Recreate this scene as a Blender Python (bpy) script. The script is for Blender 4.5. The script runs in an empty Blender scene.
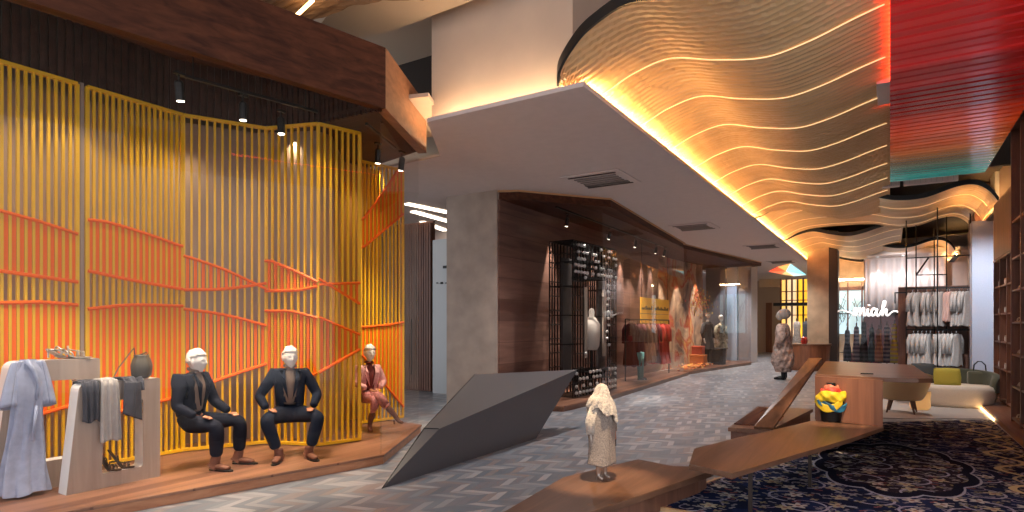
import bpy, bmesh, math, random
from mathutils import Vector, Matrix, Euler
random.seed(7)
PI = math.pi
SC = bpy.context.scene
COL = SC.collection
# ---------------------------------------------------------------- camera numbers
F = 605.0; VPX = 890.0; HY = 325.0; CH = 1.6
TH = math.atan((VPX-512)/F)
ct, st = math.cos(TH), math.sin(TH)
def at(px, py, z):            # world point of a pixel of the photograph on the level z
    D = (CH-z)*F/(py-HY)
    lat = (px-512)/F*D
    return Vector((-st*D+ct*lat, ct*D+st*lat, z))
def atY(px, py, Y):           # world point of a pixel on the plane y = Y
    r = (px-512)/F
    X = (r*ct*Y-st*Y)/(ct+r*st)
    D = -st*X+ct*Y
    return Vector((X, Y, CH+(HY-py)*D/F))
# ---------------------------------------------------------------- node expressions
class E:
    nt = None
    def __init__(s, v): s.v = v
    @staticmethod
    def op(o, *a):
        n = E.nt.nodes.new('ShaderNodeMath'); n.operation = o
        for i, x in enumerate(a):
            if isinstance(x, E): x = x.v
            if isinstance(x, (int, float)): n.inputs[i].default_value = x
            else: E.nt.links.new(x, n.inputs[i])
        return E(n.outputs[0])
    def __add__(s, o): return E.op('ADD', s, o)
    __radd__ = __add__
    def __sub__(s, o): return E.op('SUBTRACT', s, o)
    def __rsub__(s, o): return E.op('SUBTRACT', o, s)
    def __mul__(s, o): return E.op('MULTIPLY', s, o)
    __rmul__ = __mul__
    def __truediv__(s, o): return E.op('DIVIDE', s, o)
    def lt(s, o): return E.op('LESS_THAN', s, o)
    def gt(s, o): return E.op('GREATER_THAN', s, o)
    def abs(s): return E.op('ABSOLUTE', s)
    def frac(s): return E.op('FRACT', s)
    def floor(s): return E.op('FLOOR', s)
    def sin(s): return E.op('SINE', s)
    def sqrt(s): return E.op('SQRT', s)
    def max(s, o): return E.op('MAXIMUM', s, o)
    def min(s, o): return E.op('MINIMUM', s, o)
def new_mat(name):
    m = bpy.data.materials.new(name); m.use_nodes = True
    nt = m.node_tree; b = nt.nodes['Principled BSDF']; E.nt = nt
    return m, nt, b
def setc(sock, c): sock.default_value = (c[0], c[1], c[2], 1)
def mat(name, c, rough=0.6, metal=0.0, emit=0, ec=None, noise=0, nscale=8, spec=0.5, bump=0, bscale=60, sheen=0):
    m, nt, b = new_mat(name)
    setc(b.inputs['Base Color'], c)
    b.inputs['Roughness'].default_value = rough; b.inputs['Metallic'].default_value = metal
    b.inputs['Specular IOR Level'].default_value = spec
    if sheen: b.inputs['Sheen Weight'].default_value = sheen
    if emit:
        setc(b.inputs['Emission Color'], ec or c); b.inputs['Emission Strength'].default_value = emit
    tc = nt.nodes.new('ShaderNodeTexCoord')
    if noise:
        n = nt.nodes.new('ShaderNodeTexNoise'); n.inputs['Scale'].default_value = nscale; n.inputs['Detail'].default_value = 5
        nt.links.new(tc.outputs['Object'], n.inputs['Vector'])
        r = nt.nodes.new('ShaderNodeValToRGB')
        r.color_ramp.elements[0].color = (*[x*(1-noise) for x in c], 1); r.color_ramp.elements[1].color = (*[min(1, x*(1+noise)) for x in c], 1)
        r.color_ramp.elements[0].position = .3; r.color_ramp.elements[1].position = .7
        nt.links.new(n.outputs['Fac'], r.inputs['Fac']); nt.links.new(r.outputs['Color'], b.inputs['Base Color'])
    if bump:
        n2 = nt.nodes.new('ShaderNodeTexNoise'); n2.inputs['Scale'].default_value = bscale; n2.inputs['Detail'].default_value = 4
        nt.links.new(tc.outputs['Object'], n2.inputs['Vector'])
        bp = nt.nodes.new('ShaderNodeBump'); bp.inputs['Strength'].default_value = bump; bp.inputs['Distance'].default_value = .02
        nt.links.new(n2.outputs['Fac'], bp.inputs['Height']); nt.links.new(bp.outputs['Normal'], b.inputs['Normal'])
    return m
def wood(name, c1, c2, axis='Y', rough=.4, scale=9, plank=0, paxis='X', stretch=.09):
    """grain runs along axis; plank = board width along paxis"""
    m, nt, b = new_mat(name)
    tc = nt.nodes.new('ShaderNodeTexCoord'); mp = nt.nodes.new('ShaderNodeMapping')
    s = [1, 1, 1]; s['XYZ'.index(axis)] = stretch
    mp.inputs['Scale'].default_value = s
    nt.links.new(tc.outputs['Object'], mp.inputs['Vector'])
    n = nt.nodes.new('ShaderNodeTexNoise'); n.inputs['Scale'].default_value = scale; n.inputs['Detail'].default_value = 7; n.inputs['Roughness'].default_value = .6; n.inputs['Distortion'].default_value = .6
    nt.links.new(mp.outputs[0], n.inputs['Vector'])
    val = E(n.outputs['Fac'])
    if plank:
        sx = nt.nodes.new('ShaderNodeSeparateXYZ'); nt.links.new(tc.outputs['Object'], sx.inputs[0])
        p = E(sx.outputs['XYZ'.index(paxis)])/plank
        w = nt.nodes.new('ShaderNodeTexWhiteNoise'); w.noise_dimensions = '1D'; nt.links.new(p.floor().v, w.inputs['W'])
        val = val + (E(w.outputs['Value'])-.5)*.3
        edge = ((p.frac()-.5).abs()).gt(.485)
        val = val - edge*.35
    r = nt.nodes.new('ShaderNodeValToRGB')
    r.color_ramp.elements[0].color = (*c1, 1); r.color_ramp.elements[1].color = (*c2, 1)
    r.color_ramp.elements[0].position = .28; r.color_ramp.elements[1].position = .72
    nt.links.new(val.v, r.inputs['Fac']); nt.links.new(r.outputs['Color'], b.inputs['Base Color'])
    b.inputs['Roughness'].default_value = rough
    return m
def glassmat(name, tint=(1, 1, 1), refl=1.0, rough=0.0):
    m = bpy.data.materials.new(name); m.use_nodes = True; nt = m.node_tree; nt.nodes.clear()
    o = nt.nodes.new('ShaderNodeOutputMaterial'); t = nt.nodes.new('ShaderNodeBsdfTransparent'); g = nt.nodes.new('ShaderNodeBsdfGlossy')
    setc(t.inputs[0], tint); g.inputs['Roughness'].default_value = rough
    f = nt.nodes.new('ShaderNodeFresnel'); f.inputs[0].default_value = 1.45
    E.nt = nt; k = (E(f.outputs[0])*refl).min(1.0)
    mx = nt.nodes.new('ShaderNodeMixShader')
    nt.links.new(k.v, mx.inputs[0]); nt.links.new(t.outputs[0], mx.inputs[1]); nt.links.new(g.outputs[0], mx.inputs[2]); nt.links.new(mx.outputs[0], o.inputs[0])
    return m
# ---------------------------------------------------------------- mesh builder
class MB:
    def __init__(s): s.v = []; s.f = []; s.mi = []
    def add(s, vs, fs, mi=0):
        o = len(s.v); s.v += [Vector(v) for v in vs]; s.f += [tuple(i+o for i in f) for f in fs]; s.mi += [mi]*len(fs); return s
    def box(s, x0, x1, y0, y1, z0, z1, mi=0):
        return s.prism([(x0, y0), (x1, y0), (x1, y1), (x0, y1)], z0, z1, mi)
    def prism(s, poly, z0, z1, mi=0):
        n = len(poly)
        a = sum(poly[i][0]*poly[(i+1) % n][1]-poly[(i+1) % n][0]*poly[i][1] for i in range(n))
        if a < 0: poly = poly[::-1]
        vs = [(p[0], p[1], z0) for p in poly]+[(p[0], p[1], z1) for p in poly]
        fs = [tuple(range(n))[::-1], tuple(range(n, 2*n))]+[(i, (i+1) % n, n+(i+1) % n, n+i) for i in range(n)]
        return s.add(vs, fs, mi)
    def obox(s, a, b, w, h, up=(0, 0, 1), mi=0):
        """bar from a to b, w wide sideways, h high along up, centred"""
        a = Vector(a); b = Vector(b); d = (b-a).normalized(); up = Vector(up)
        if abs(d.dot(up)) > .99: up = Vector((1, 0, 0))
        sd = d.cross(up).normalized(); u = sd.cross(d).normalized()
        vs = [p+sd*w/2*i+u*h/2*j for p in (a, b) for i, j in ((-1, -1), (1, -1), (1, 1), (-1, 1))]
        return s.add(vs, [(0, 1, 2, 3), (7, 6, 5, 4), (0, 4, 5, 1), (1, 5, 6, 2), (2, 6, 7, 3), (3, 7, 4, 0)], mi)
    def tube(s, pts, r, n=8, mi=0, cap=True, closed=False):
        pts = [Vector(p) for p in pts]; m = len(pts); rs = r if isinstance(r, (list, tuple)) else [r]*m
        vs = []; prev = None
        for i, p in enumerate(pts):
            if closed: d = pts[(i+1) % m]-pts[i-1]
            else: d = pts[min(i+1, m-1)]-pts[max(i-1, 0)]
            d.normalize()
            if prev is None:
                u = d.orthogonal().normalized()
            else:
                u = (prev-d*prev.dot(d)).normalized()
            prev = u; w = d.cross(u)
            for k in range(n):
                a = 2*PI*k/n; vs.append(p+(u*math.cos(a)+w*math.sin(a))*rs[i])
        fs = [(i*n+k, i*n+(k+1) % n, (i+1)*n+(k+1) % n, (i+1)*n+k) for i in range(m-1) for k in range(n)]
        if closed: fs += [((m-1)*n+k, (m-1)*n+(k+1) % n, (k+1) % n, k) for k in range(n)]
        elif cap: fs += [tuple(range(n))[::-1], tuple(range((m-1)*n, m*n))]
        return s.add(vs, fs, mi)
    def lathe(s, prof, c=(0, 0, 0), n=24, mi=0, fold=0, nf=7, sy=1):
        """prof = [(r,z)...]"""
        vs = []
        for r, z in prof:
            for k in range(n):
                a = 2*PI*k/n; rr = r*(1+fold*math.sin(nf*a+z*3))
                vs.append((c[0]+rr*math.cos(a), c[1]+rr*math.sin(a)*sy, c[2]+z))
        m = len(prof)
        fs = [(i*n+k, i*n+(k+1) % n, (i+1)*n+(k+1) % n, (i+1)*n+k) for i in range(m-1) for k in range(n)]
        fs += [tuple(range(n))[::-1], tuple(range((m-1)*n, m*n))]
        return s.add(vs, fs, mi)
    def ball(s, c, r, n=12, mi=0, sc=(1, 1, 1)):
        prof = []
        for i in range(1, n//2+3):
            t = PI*i/(n//2+3); prof.append((math.sin(t), -math.cos(t)))
        vs = []; fs = []
        for q, z in prof:
            for k in range(n):
                a = 2*PI*k/n; vs.append((c[0]+r*sc[0]*q*math.cos(a), c[1]+r*sc[1]*q*math.sin(a), c[2]+r*sc[2]*z))
        m = len(prof)
        fs = [(i*n+k, i*n+(k+1) % n, (i+1)*n+(k+1) % n, (i+1)*n+k) for i in range(m-1) for k in range(n)]
        fs += [tuple(range(n))[::-1], tuple(range((m-1)*n, m*n))]
        return s.add(vs, fs, mi)
    def grid(s, fn, nu, nv, mi=0):
        vs = [fn(i/(nu-1), j/(nv-1)) for i in range(nu) for j in range(nv)]
        fs = [(i*nv+j, (i+1)*nv+j, (i+1)*nv+j+1, i*nv+j+1) for i in range(nu-1) for j in range(nv-1)]
        return s.add(vs, fs, mi)
    def poly(s, pts, mi=0): return s.add(pts, [tuple(range(len(pts)))], mi)
    def build(s, name, mats, parent=None, world=True, smooth=False, bevel=0, solid=0, angle=40, keep=False, offset=-1):
        """world coordinates unless world=False; a top-level mesh gets its origin at its base"""
        if not isinstance(mats, (list, tuple)): mats = [mats]
        vs = s.v; loc = Vector((0, 0, 0))
        if parent is not None and world: 
            L = parent.location.copy()
            if parent.parent: L += parent.parent.location
            vs = [v-L for v in vs]
        elif parent is None and not keep and vs:
            xs = [v.x for v in vs]; ys = [v.y for v in vs]; zs = [v.z for v in vs]
            loc = Vector(((min(xs)+max(xs))/2, (min(ys)+max(ys))/2, min(zs))); vs = [v-loc for v in vs]
        me = bpy.data.meshes.new(name); me.from_pydata([tuple(v) for v in vs], [], s.f)
        for m in mats: me.materials.append(m)
        for p, i in zip(me.polygons, s.mi): p.material_index = i; p.use_smooth = smooth
        me.validate(); me.update()
        o = bpy.data.objects.new(name, me); COL.objects.link(o); o.location = loc
        if parent is not None: o.parent = parent
        if solid: md = o.modifiers.new('s', 'SOLIDIFY'); md.thickness = solid; md.offset = offset
        if bevel:
            md = o.modifiers.new('b', 'BEVEL'); md.width = bevel; md.segments = 2; md.limit_method = 'ANGLE'; md.angle_limit = math.radians(35)
        return o
def tag(o, label=None, cat=None, group=None, kind=None):
    if label: o['label'] = label
    if cat: o['category'] = cat
    if group: o['group'] = group
    if kind: o['kind'] = kind
    return o
def thing(name, label, cat, loc=(0, 0, 0), rz=0, group=None, kind=None):
    o = bpy.data.objects.new(name, None); COL.objects.link(o); o.location = Vector(loc); o.rotation_euler = (0, 0, rz)
    o.empty_display_size = .1
    return tag(o, label, cat, group, kind)
def struct(o): o['kind'] = 'structure'; return o
def copy_thing(root, loc, rz=None, label=None):
    def cp(o, par):
        c = o.copy(); COL.objects.link(c); c.parent = par
        for ch in o.children: cp(ch, c)
        return c
    r = cp(root, None); r.location = Vector(loc)
    if rz is not None: r.rotation_euler = (0, 0, rz)
    if label: r['label'] = label
    return r
def interp(tab, x):
    """smooth Catmull-Rom through (x, z) pairs"""
    n = len(tab)
    if x <= tab[0][0]: return tab[0][1]
    if x >= tab[-1][0]: return tab[-1][1]
    for i in range(n-1):
        if tab[i][0] <= x <= tab[i+1][0]:
            x0, y0 = tab[i]; x1, y1 = tab[i+1]; h = x1-x0; t = (x-x0)/h
            def slope(k):
                if k == 0: return (tab[1][1]-tab[0][1])/(tab[1][0]-tab[0][0])
                if k == n-1: return (tab[-1][1]-tab[-2][1])/(tab[-1][0]-tab[-2][0])
                return (tab[k+1][1]-tab[k-1][1])/(tab[k+1][0]-tab[k-1][0])
            m0 = slope(i)*h; m1 = slope(i+1)*h
            return (2*t**3-3*t*t+1)*y0+(t**3-2*t*t+t)*m0+(-2*t**3+3*t*t)*y1+(t**3-t*t)*m1
def skin(nodes, edges, name='tmp', levels=2, root=0):
    """nodes [(pos, r or (rx, ry))] edges [(i,j)] -> evaluated mesh grown by a Skin modifier"""
    me = bpy.data.meshes.new('tmp_skin'); me.from_pydata([tuple(n[0]) for n in nodes], edges, [])
    o = bpy.data.objects.new('tmp_skin', me); COL.objects.link(o)
    o.modifiers.new('sk', 'SKIN')
    if not me.skin_vertices:
        bpy.context.view_layer.update()
    for i, n in enumerate(nodes):
        r = n[1] if isinstance(n[1], tuple) else (n[1], n[1])
        me.skin_vertices[0].data[i].radius = r
        me.skin_vertices[0].data[i].use_root = (i == root)
    sb = o.modifiers.new('sub', 'SUBSURF'); sb.levels = levels; sb.render_levels = levels
    bpy.context.view_layer.update()
    dg = bpy.context.evaluated_depsgraph_get()
    out = bpy.data.meshes.new_from_object(o.evaluated_get(dg))
    bpy.data.objects.remove(o)
    return out
def mesh_obj(me, name, mats, parent=None, smooth=True, solid=0):
    me.materials.clear()
    for m in (mats if isinstance(mats, (list, tuple)) else [mats]): me.materials.append(m)
    for p in me.polygons: p.use_smooth = smooth
    o = bpy.data.objects.new(name, me); COL.objects.link(o)
    if parent is not None: o.parent = parent
    if solid: md = o.modifiers.new('s', 'SOLIDIFY'); md.thickness = solid
    return o
def join_mesh(meshes):
    bm = bmesh.new()
    for m in meshes: bm.from_mesh(m)
    out = bpy.data.meshes.new('joined'); bm.to_mesh(out); bm.free(); return out
def remeshed(me, voxel):
    o = bpy.data.objects.new('tmp_r', me); COL.objects.link(o)
    md = o.modifiers.new('r', 'REMESH'); md.mode = 'VOXEL'; md.voxel_size = voxel
    bpy.context.view_layer.update()
    out = bpy.data.meshes.new_from_object(o.evaluated_get(bpy.context.evaluated_depsgraph_get()))
    bpy.data.objects.remove(o); return out
def cut(me, keep):
    """drop faces whose centre fails keep(c)"""
    bm = bmesh.new(); bm.from_mesh(me)
    bmesh.ops.delete(bm, geom=[f for f in bm.faces if not keep(f.calc_center_median())], context='FACES')
    bm.to_mesh(me); bm.free(); return me
def area(name, loc, size, power, color, rot=(0, 0, 0), sy=None, spread=None):
    l = bpy.data.lights.new(name, 'AREA'); l.energy = power; l.color = color; l.size = size
    if sy: l.shape = 'RECTANGLE'; l.size_y = sy
    if spread: l.spread = spread
    o = bpy.data.objects.new(name, l); COL.objects.link(o); o.location = loc; o.rotation_euler = rot; return o
def spot(name, loc, target, power, color=(1, .82, .6), angle=40, blend=.6, r=.03):
    l = bpy.data.lights.new(name, 'SPOT'); l.energy = power; l.color = color; l.spot_size = math.radians(angle); l.spot_blend = blend; l.shadow_soft_size = r
    o = bpy.data.objects.new(name, l); COL.objects.link(o); o.location = loc
    o.rotation_euler = (Vector(target)-Vector(loc)).to_track_quat('-Z', 'Y').to_euler(); return o
# ================================================================ materials
WARM = (1.0, .66, .30)
M = {}
M['slab'] = mat('plaster_slab', (.66, .57, .54), .8, noise=.03)
M['beige'] = mat('beige_plaster', (.56, .44, .35), .85, noise=.06, nscale=2)
M['cream'] = mat('cream_plaster', (.60, .48, .36), .85)
M['orange_wall'] = mat('terracotta_plaster', (.45, .24, .15), .8)
M['taupe'] = wood('taupe_wall', (.26, .19, .15), (.44, .34, .28), 'Z', .5, 5)
M['dark_ceiling'] = mat('dark_brown_ceiling', (.035, .025, .02), .8)
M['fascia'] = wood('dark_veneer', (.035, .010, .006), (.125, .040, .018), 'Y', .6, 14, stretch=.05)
M['fascia_lit'] = wood('lit_fascia_veneer', (.20, .085, .04), (.40, .19, .095), 'Y', .4, 14, stretch=.05)  # same fascia wood, its lit face painted brighter
M['soffit'] = wood('dark_ribbed_veneer', (.035, .015, .011), (.085, .036, .026), 'X', .45, 9)
M['walnut'] = wood('walnut', (.08, .036, .02), (.225, .11, .063), 'Y', .32, 9, stretch=.06)
M['walnut_x'] = wood('walnut_cross', (.11, .045, .024), (.29, .135, .072), 'X', .32, 9, stretch=.06)
M['walnut_z'] = wood('walnut_upright', (.16, .06, .03), (.34, .14, .07), 'Z', .36, 9, stretch=.06)
M['deck'] = wood('display_deck_boards', (.15, .065, .04), (.33, .16, .095), 'Y', .38, 8, plank=.16, paxis='X', stretch=.08)
M['shelfwood'] = wood('shelf_veneer', (.09, .035, .022), (.23, .10, .06), 'Z', .4, 10)
M['brownwall'] = wood('dark_walnut_wall', (.11, .05, .038), (.26, .14, .105), 'Y', .35, 7, plank=.42, paxis='Z')
M['ply'] = wood('wave_veneer', (.66, .41, .19), (.82, .55, .29), 'X', .42, 5)
M['plydark'] = wood('wave_veneer_brown', (.22, .12, .06), (.42, .25, .14), 'X', .45, 5)
M['edge'] = mat('black_edge_band', (.012, .01, .01), .4)
M['yellow'] = mat('yellow_lacquer', (.80, .46, .010), .45, noise=.06, nscale=3)
M['orange'] = mat('orange_lacquer', (.92, .155, .006), .5, spec=.3)
M['black'] = mat('black_metal', (.012, .012, .013), .35, .4)
M['darkmetal'] = mat('dark_bronze_metal', (.05, .035, .03), .4, .6)
M['chrome'] = mat('chrome', (.85, .85, .85), .12, 1)
M['charcoal'] = mat('charcoal_panel', (.085, .080, .085), .42, spec=.45)
M['charcoal_top'] = mat('charcoal_top_panel', (.10, .094, .10), .42)
M['white'] = mat('white_lacquer', (.80, .80, .80), .3)
M['whitegloss'] = mat('white_mannequin_gloss', (.78, .76, .73), .22)
M['tan'] = mat('tan_hand_resin', (.42, .17, .09), .5)
M['navy'] = mat('navy_wool', (.008, .010, .020), .9, noise=.25, nscale=40, spec=.2)
M['navy2'] = mat('blue_black_wool', (.007, .012, .027), .9, noise=.25, nscale=40, spec=.2)
M['shirt'] = mat('taupe_shirt_cloth', (.20, .14, .11), .85, noise=.1)
M['shirtdark'] = mat('brown_shirt_cloth', (.13, .07, .05), .85, noise=.1)
M['suede'] = mat('brown_suede', (.17, .06, .03), .75, noise=.15, nscale=30)
M['pink'] = mat('pink_wool', (.72, .38, .38), .85, noise=.1, nscale=30)
M['burgundy'] = mat('burgundy_knit', (.16, .03, .03), .9)
M['frameface'] = wood('limed_oak', (.31, .24, .20), (.46, .37, .31), 'Z', .5, 8)
M['bluecloth'] = mat('pale_blue_cotton', (.36, .40, .54), .85, noise=.12, nscale=12, bump=.3, bscale=14)
M['greycloth'] = mat('light_grey_knit', (.40, .37, .36), .9, noise=.1, nscale=12)
M['darkcloth'] = mat('charcoal_denim', (.05, .05, .065), .9, noise=.2, nscale=14)
M['khaki'] = mat('olive_leather', (.10, .085, .06), .45, noise=.25, nscale=10)
M['sandal'] = mat('dark_sandal_leather', (.06, .035, .02), .5)
M['silver'] = mat('silver_sandal_leather', (.42, .36, .30), .35, .4)
M['fur'] = mat('cream_fur', (.56, .46, .37), .95, noise=.28, nscale=45, bump=1, bscale=90, sheen=.5)
M['coatwool'] = mat('beige_tweed', (.30, .24, .20), .95, noise=.3, nscale=90, bump=.6, bscale=120)
M['furgrey'] = mat('mottled_fur', (.34, .25, .22), .95, noise=.5, nscale=14, bump=1, bscale=30)
M['metalwarm'] = mat('brushed_warm_steel', (.45, .38, .33), .35, .8)
M['led'] = mat('warm_led', (1, .8, .5), .5, emit=9, ec=(1.0, .60, .24))
M['ledcove'] = mat('warm_cove_led', (1, .8, .5), .5, emit=120, ec=(1.0, .56, .20))
M['ledsoft'] = mat('soft_cove_led', (1, .8, .5), .5, emit=42, ec=(1.0, .70, .40))
M['ledline'] = mat('thin_led_line', (1, .8, .5), .5, emit=.85, ec=(1.0, .64, .28))
M['ledfar'] = mat('faint_led_line', (1, .8, .5), .5, emit=.35, ec=(1.0, .66, .32))
M['ledwhite'] = mat('white_led', (1, 1, 1), .5, emit=5, ec=(1, .86, .66))
M['lens'] = mat('lit_lens', (1, 1, 1), .5, emit=12, ec=(1, .85, .65))
M['glass'] = glassmat('shopfront_glass', (.94, .94, .94), .8)
M['glassclear'] = glassmat('clear_glass', (.95, .96, .96), 1.0)
M['frost'] = mat('frosted_glass', (.50, .54, .56), .25)
M['panelblue'] = mat('pale_blue_plaster', (.42, .45, .54), .8, noise=.05, nscale=40)
M['greywall'] = mat('grey_wall', (.33, .31, .32), .7, noise=.05)
M['stoneb'] = mat('brown_stone', (.48, .34, .22), .35, noise=.2, nscale=2.5)
M['rugfringe'] = wood('pale_oak_edge', (.5, .30, .15), (.62, .40, .22), 'X', .4, 8)
M['carpetgrey'] = mat('pale_grey_carpet', (.42, .39, .38), .95, noise=.06, nscale=50)
M['stucco'] = mat('limestone', (.38, .31, .26), .75, noise=.14, nscale=3, bump=.15, bscale=12)
for k_ in ('fascia', 'soffit'): M[k_].node_tree.nodes['Principled BSDF'].inputs['Specular IOR Level'].default_value = .2
# floor: chevron parquet of mixed grey and rose strips
def floor_mat():
    m, nt, b = new_mat('chevron_parquet')
    tc = nt.nodes.new('ShaderNodeTexCoord'); mp = nt.nodes.new('ShaderNodeMapping'); mp.inputs['Rotation'].default_value = (0, 0, math.radians(32))
    nt.links.new(tc.outputs['Object'], mp.inputs[0]); sx = nt.nodes.new('ShaderNodeSeparateXYZ'); nt.links.new(mp.outputs[0], sx.inputs[0])
    x = E(sx.outputs[0])/.42; y = E(sx.outputs[1])
    tri = (x.frac()-.5).abs()*.42
    v = (y+tri)/.105
    u2 = (x*2).floor()
    cid = v.floor()*13.37+u2*7.77
    w = nt.nodes.new('ShaderNodeTexWhiteNoise'); w.noise_dimensions = '1D'; nt.links.new(cid.v, w.inputs['W'])
    r = nt.nodes.new('ShaderNodeValToRGB'); r.color_ramp.interpolation = 'CONSTANT'
    cols = [(.175, .205, .245), (.25, .28, .32), (.215, .22, .25), (.32, .33, .355), (.28, .245, .245), (.20, .23, .27), (.41, .41, .43)]
    while len(r.color_ramp.elements) < len(cols): r.color_ramp.elements.new(.5)
    for i, (e, c) in enumerate(zip(r.color_ramp.elements, cols)): e.position = i/len(cols); e.color = (*c, 1)
    nt.links.new(w.outputs['Value'], r.inputs[0])
    joint = ((v.frac()-.5).abs().gt(.47)).max(((x*2).frac()-.5).abs().gt(.485))
    mx = nt.nodes.new('ShaderNodeMix'); mx.data_type = 'RGBA'; nt.links.new((joint*.6).v, mx.inputs[0])
    nt.links.new(r.outputs[0], mx.inputs[6]); mx.inputs[7].default_value = (.16, .16, .17, 1)
    nt.links.new(mx.outputs[2], b.inputs['Base Color'])
    n = nt.nodes.new('ShaderNodeTexNoise'); n.inputs['Scale'].default_value = 3; nt.links.new(tc.outputs['Object'], n.inputs[0])
    nt.links.new((E(n.outputs[0])*.2+.24).v, b.inputs['Roughness'])
    return m
M['floor'] = floor_mat()
# rug: navy ground, cream blossoms and scrolls, medallion outline, gold scroll border
def rug_mat():
    m, nt, b = new_mat('navy_floral_rug')
    tc = nt.nodes.new('ShaderNodeTexCoord'); sx = nt.nodes.new('ShaderNodeSeparateXYZ'); nt.links.new(tc.outputs['Object'], sx.inputs[0])
    x = E(sx.outputs[0]); y = E(sx.outputs[1])
    def vor(scale, rnd=.8, off=0):
        mp = nt.nodes.new('ShaderNodeMapping'); mp.inputs['Location'].default_value = (off, off*.7, 0); nt.links.new(tc.outputs['Object'], mp.inputs[0])
        v = nt.nodes.new('ShaderNodeTexVoronoi'); v.voronoi_dimensions = '2D'; v.inputs['Scale'].default_value = scale; v.inputs['Randomness'].default_value = rnd
        nt.links.new(mp.outputs[0], v.inputs['Vector'])
        # angle about the cell centre
        sb = nt.nodes.new('ShaderNodeVectorMath'); sb.operation = 'SUBTRACT'; nt.links.new(mp.outputs[0], sb.inputs[0]); nt.links.new(v.outputs['Position'], sb.inputs[1])
        s2 = nt.nodes.new('ShaderNodeSeparateXYZ'); nt.links.new(sb.outputs[0], s2.inputs[0])
        ang = E.op('ARCTAN2', E(s2.outputs[1]), E(s2.outputs[0]))
        sc = nt.nodes.new('ShaderNodeSeparateColor'); nt.links.new(v.outputs['Color'], sc.inputs[0])
        return E(v.outputs['Distance']), ang, E(sc.outputs[0]), E(sc.outputs[1])
    def mixc(fac, a, c):
        mx = nt.nodes.new('ShaderNodeMix'); mx.data_type = 'RGBA'; nt.links.new(fac.v, mx.inputs[0])
        if isinstance(a, tuple): mx.inputs[6].default_value = (*a, 1)
        else: nt.links.new(a, mx.inputs[6])
        if isinstance(c, tuple): mx.inputs[7].default_value = (*c, 1)
        else: nt.links.new(c, mx.inputs[7])
        return mx.outputs[2]
    n = nt.nodes.new('ShaderNodeTexNoise'); n.inputs['Scale'].default_value = 1.3; nt.links.new(tc.outputs['Object'], n.inputs[0])
    dist = (E(n.outputs[0])-.5)
    # ground
    n3 = nt.nodes.new('ShaderNodeTexNoise'); n3.inputs['Scale'].default_value = 2.2; nt.links.new(tc.outputs['Object'], n3.inputs[0])
    base = mixc(E(n3.outputs[0]).gt(.52), (.006, .010, .035), (.010, .018, .065))
    # medallion
    mx_, my_ = x-.02, y+.2
    rr = ((mx_*mx_)/.62+(my_*my_)/2.2).sqrt()
    an = E.op('ARCTAN2', my_*.6, mx_)
    edge = rr - ((an*5).sin().abs()*.10+.82)
    inside = edge.lt(0)
    base = mixc(inside, base, (.018, .012, .022))
    # scroll rings
    d, a, c1, c2 = vor(1.9, .75, 3.1)
    ring = ((d*1.0-(a+c1*6).sin()*.05-.33).abs()).lt(.022)
    ring = ring*((a*1.0+c1*9).sin().gt(-.75))
    base = mixc(ring, base, (.33, .31, .40))
    d, a, c1, c2 = vor(3.6, .9, 7.7)
    ring = ((d*1.0-(a*2+c2*6).sin()*.07-.27).abs()).lt(.028)*((a+c1*9).sin().gt(-.2))
    base = mixc(ring*.85, base, (.26, .22, .30))
    # small leaves
    d, a, c1, c2 = vor(9.5, 1, 1.3)
    leaf = (d+(a*2+c1*6).sin()*.16).lt(.22)*c1.gt(.35)
    base = mixc(leaf*.8, base, mixc(c2.gt(.75), (.24, .22, .24), (.24, .08, .07)))
    # blossoms
    d, a, c1, c2 = vor(3.3, .85, 0)
    pet = (a*5+c1*6).sin()*.07+.20
    flower = d.lt(pet)*c1.gt(.25)
    base = mixc(flower, base, mixc(c2.gt(.5), (.46, .41, .37), (.38, .32, .22)))
    base = mixc(d.lt(.07)*c1.gt(.25), base, (.25, .13, .10))
    d, a, c1, c2 = vor(6.2, .95, 12.)
    fl2 = d.lt((a*4+c1*6).sin()*.10+.17)*c1.gt(.3)
    base = mixc(fl2*.9, base, mixc(c2.gt(.45), (.27, .25, .25), (.24, .20, .12)))
    # medallion line
    base = mixc((edge.abs()).lt(.055), base, (.004, .005, .018))
    base = mixc(((edge-.075).abs()).lt(.013), base, (.36, .35, .42))
    # gold border along the right and near sides
    bx = 1.55-x
    by = y+3.1
    bd = bx
    along = x+y
    along = y
    scr = ((bd-.40-(along*6.5).sin()*.15).abs()).lt(.034)
    base = mixc(scr*bd.lt(.66), base, (.62, .50, .28))
    scr2 = ((bd-.34+(along*6.5).sin()*.13).abs()).lt(.018)
    base = mixc(scr2*bd.lt(.62), base, (.40, .32, .20))
    base = mixc(bd.lt(.10)*bd.gt(.07), base, (.42, .37, .28))
    base = mixc(((bd-.18-(along*22).sin()*.03).abs()).lt(.012), base, (.40, .34, .22))
    nt.links.new(base, b.inputs['Base Color'])
    b.inputs['Roughness'].default_value = .95; b.inputs['Specular IOR Level'].default_value = .1
    n4 = nt.nodes.new('ShaderNodeTexNoise'); n4.inputs['Scale'].default_value = 180; nt.links.new(tc.outputs['Object'], n4.inputs[0])
    bp = nt.nodes.new('ShaderNodeBump'); bp.inputs['Strength'].default_value = .4; bp.inputs['Distance'].default_value = .01; nt.links.new(n4.outputs[0], bp.inputs['Height']); nt.links.new(bp.outputs[0], b.inputs['Normal'])
    return m
M['rug'] = rug_mat()
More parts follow.
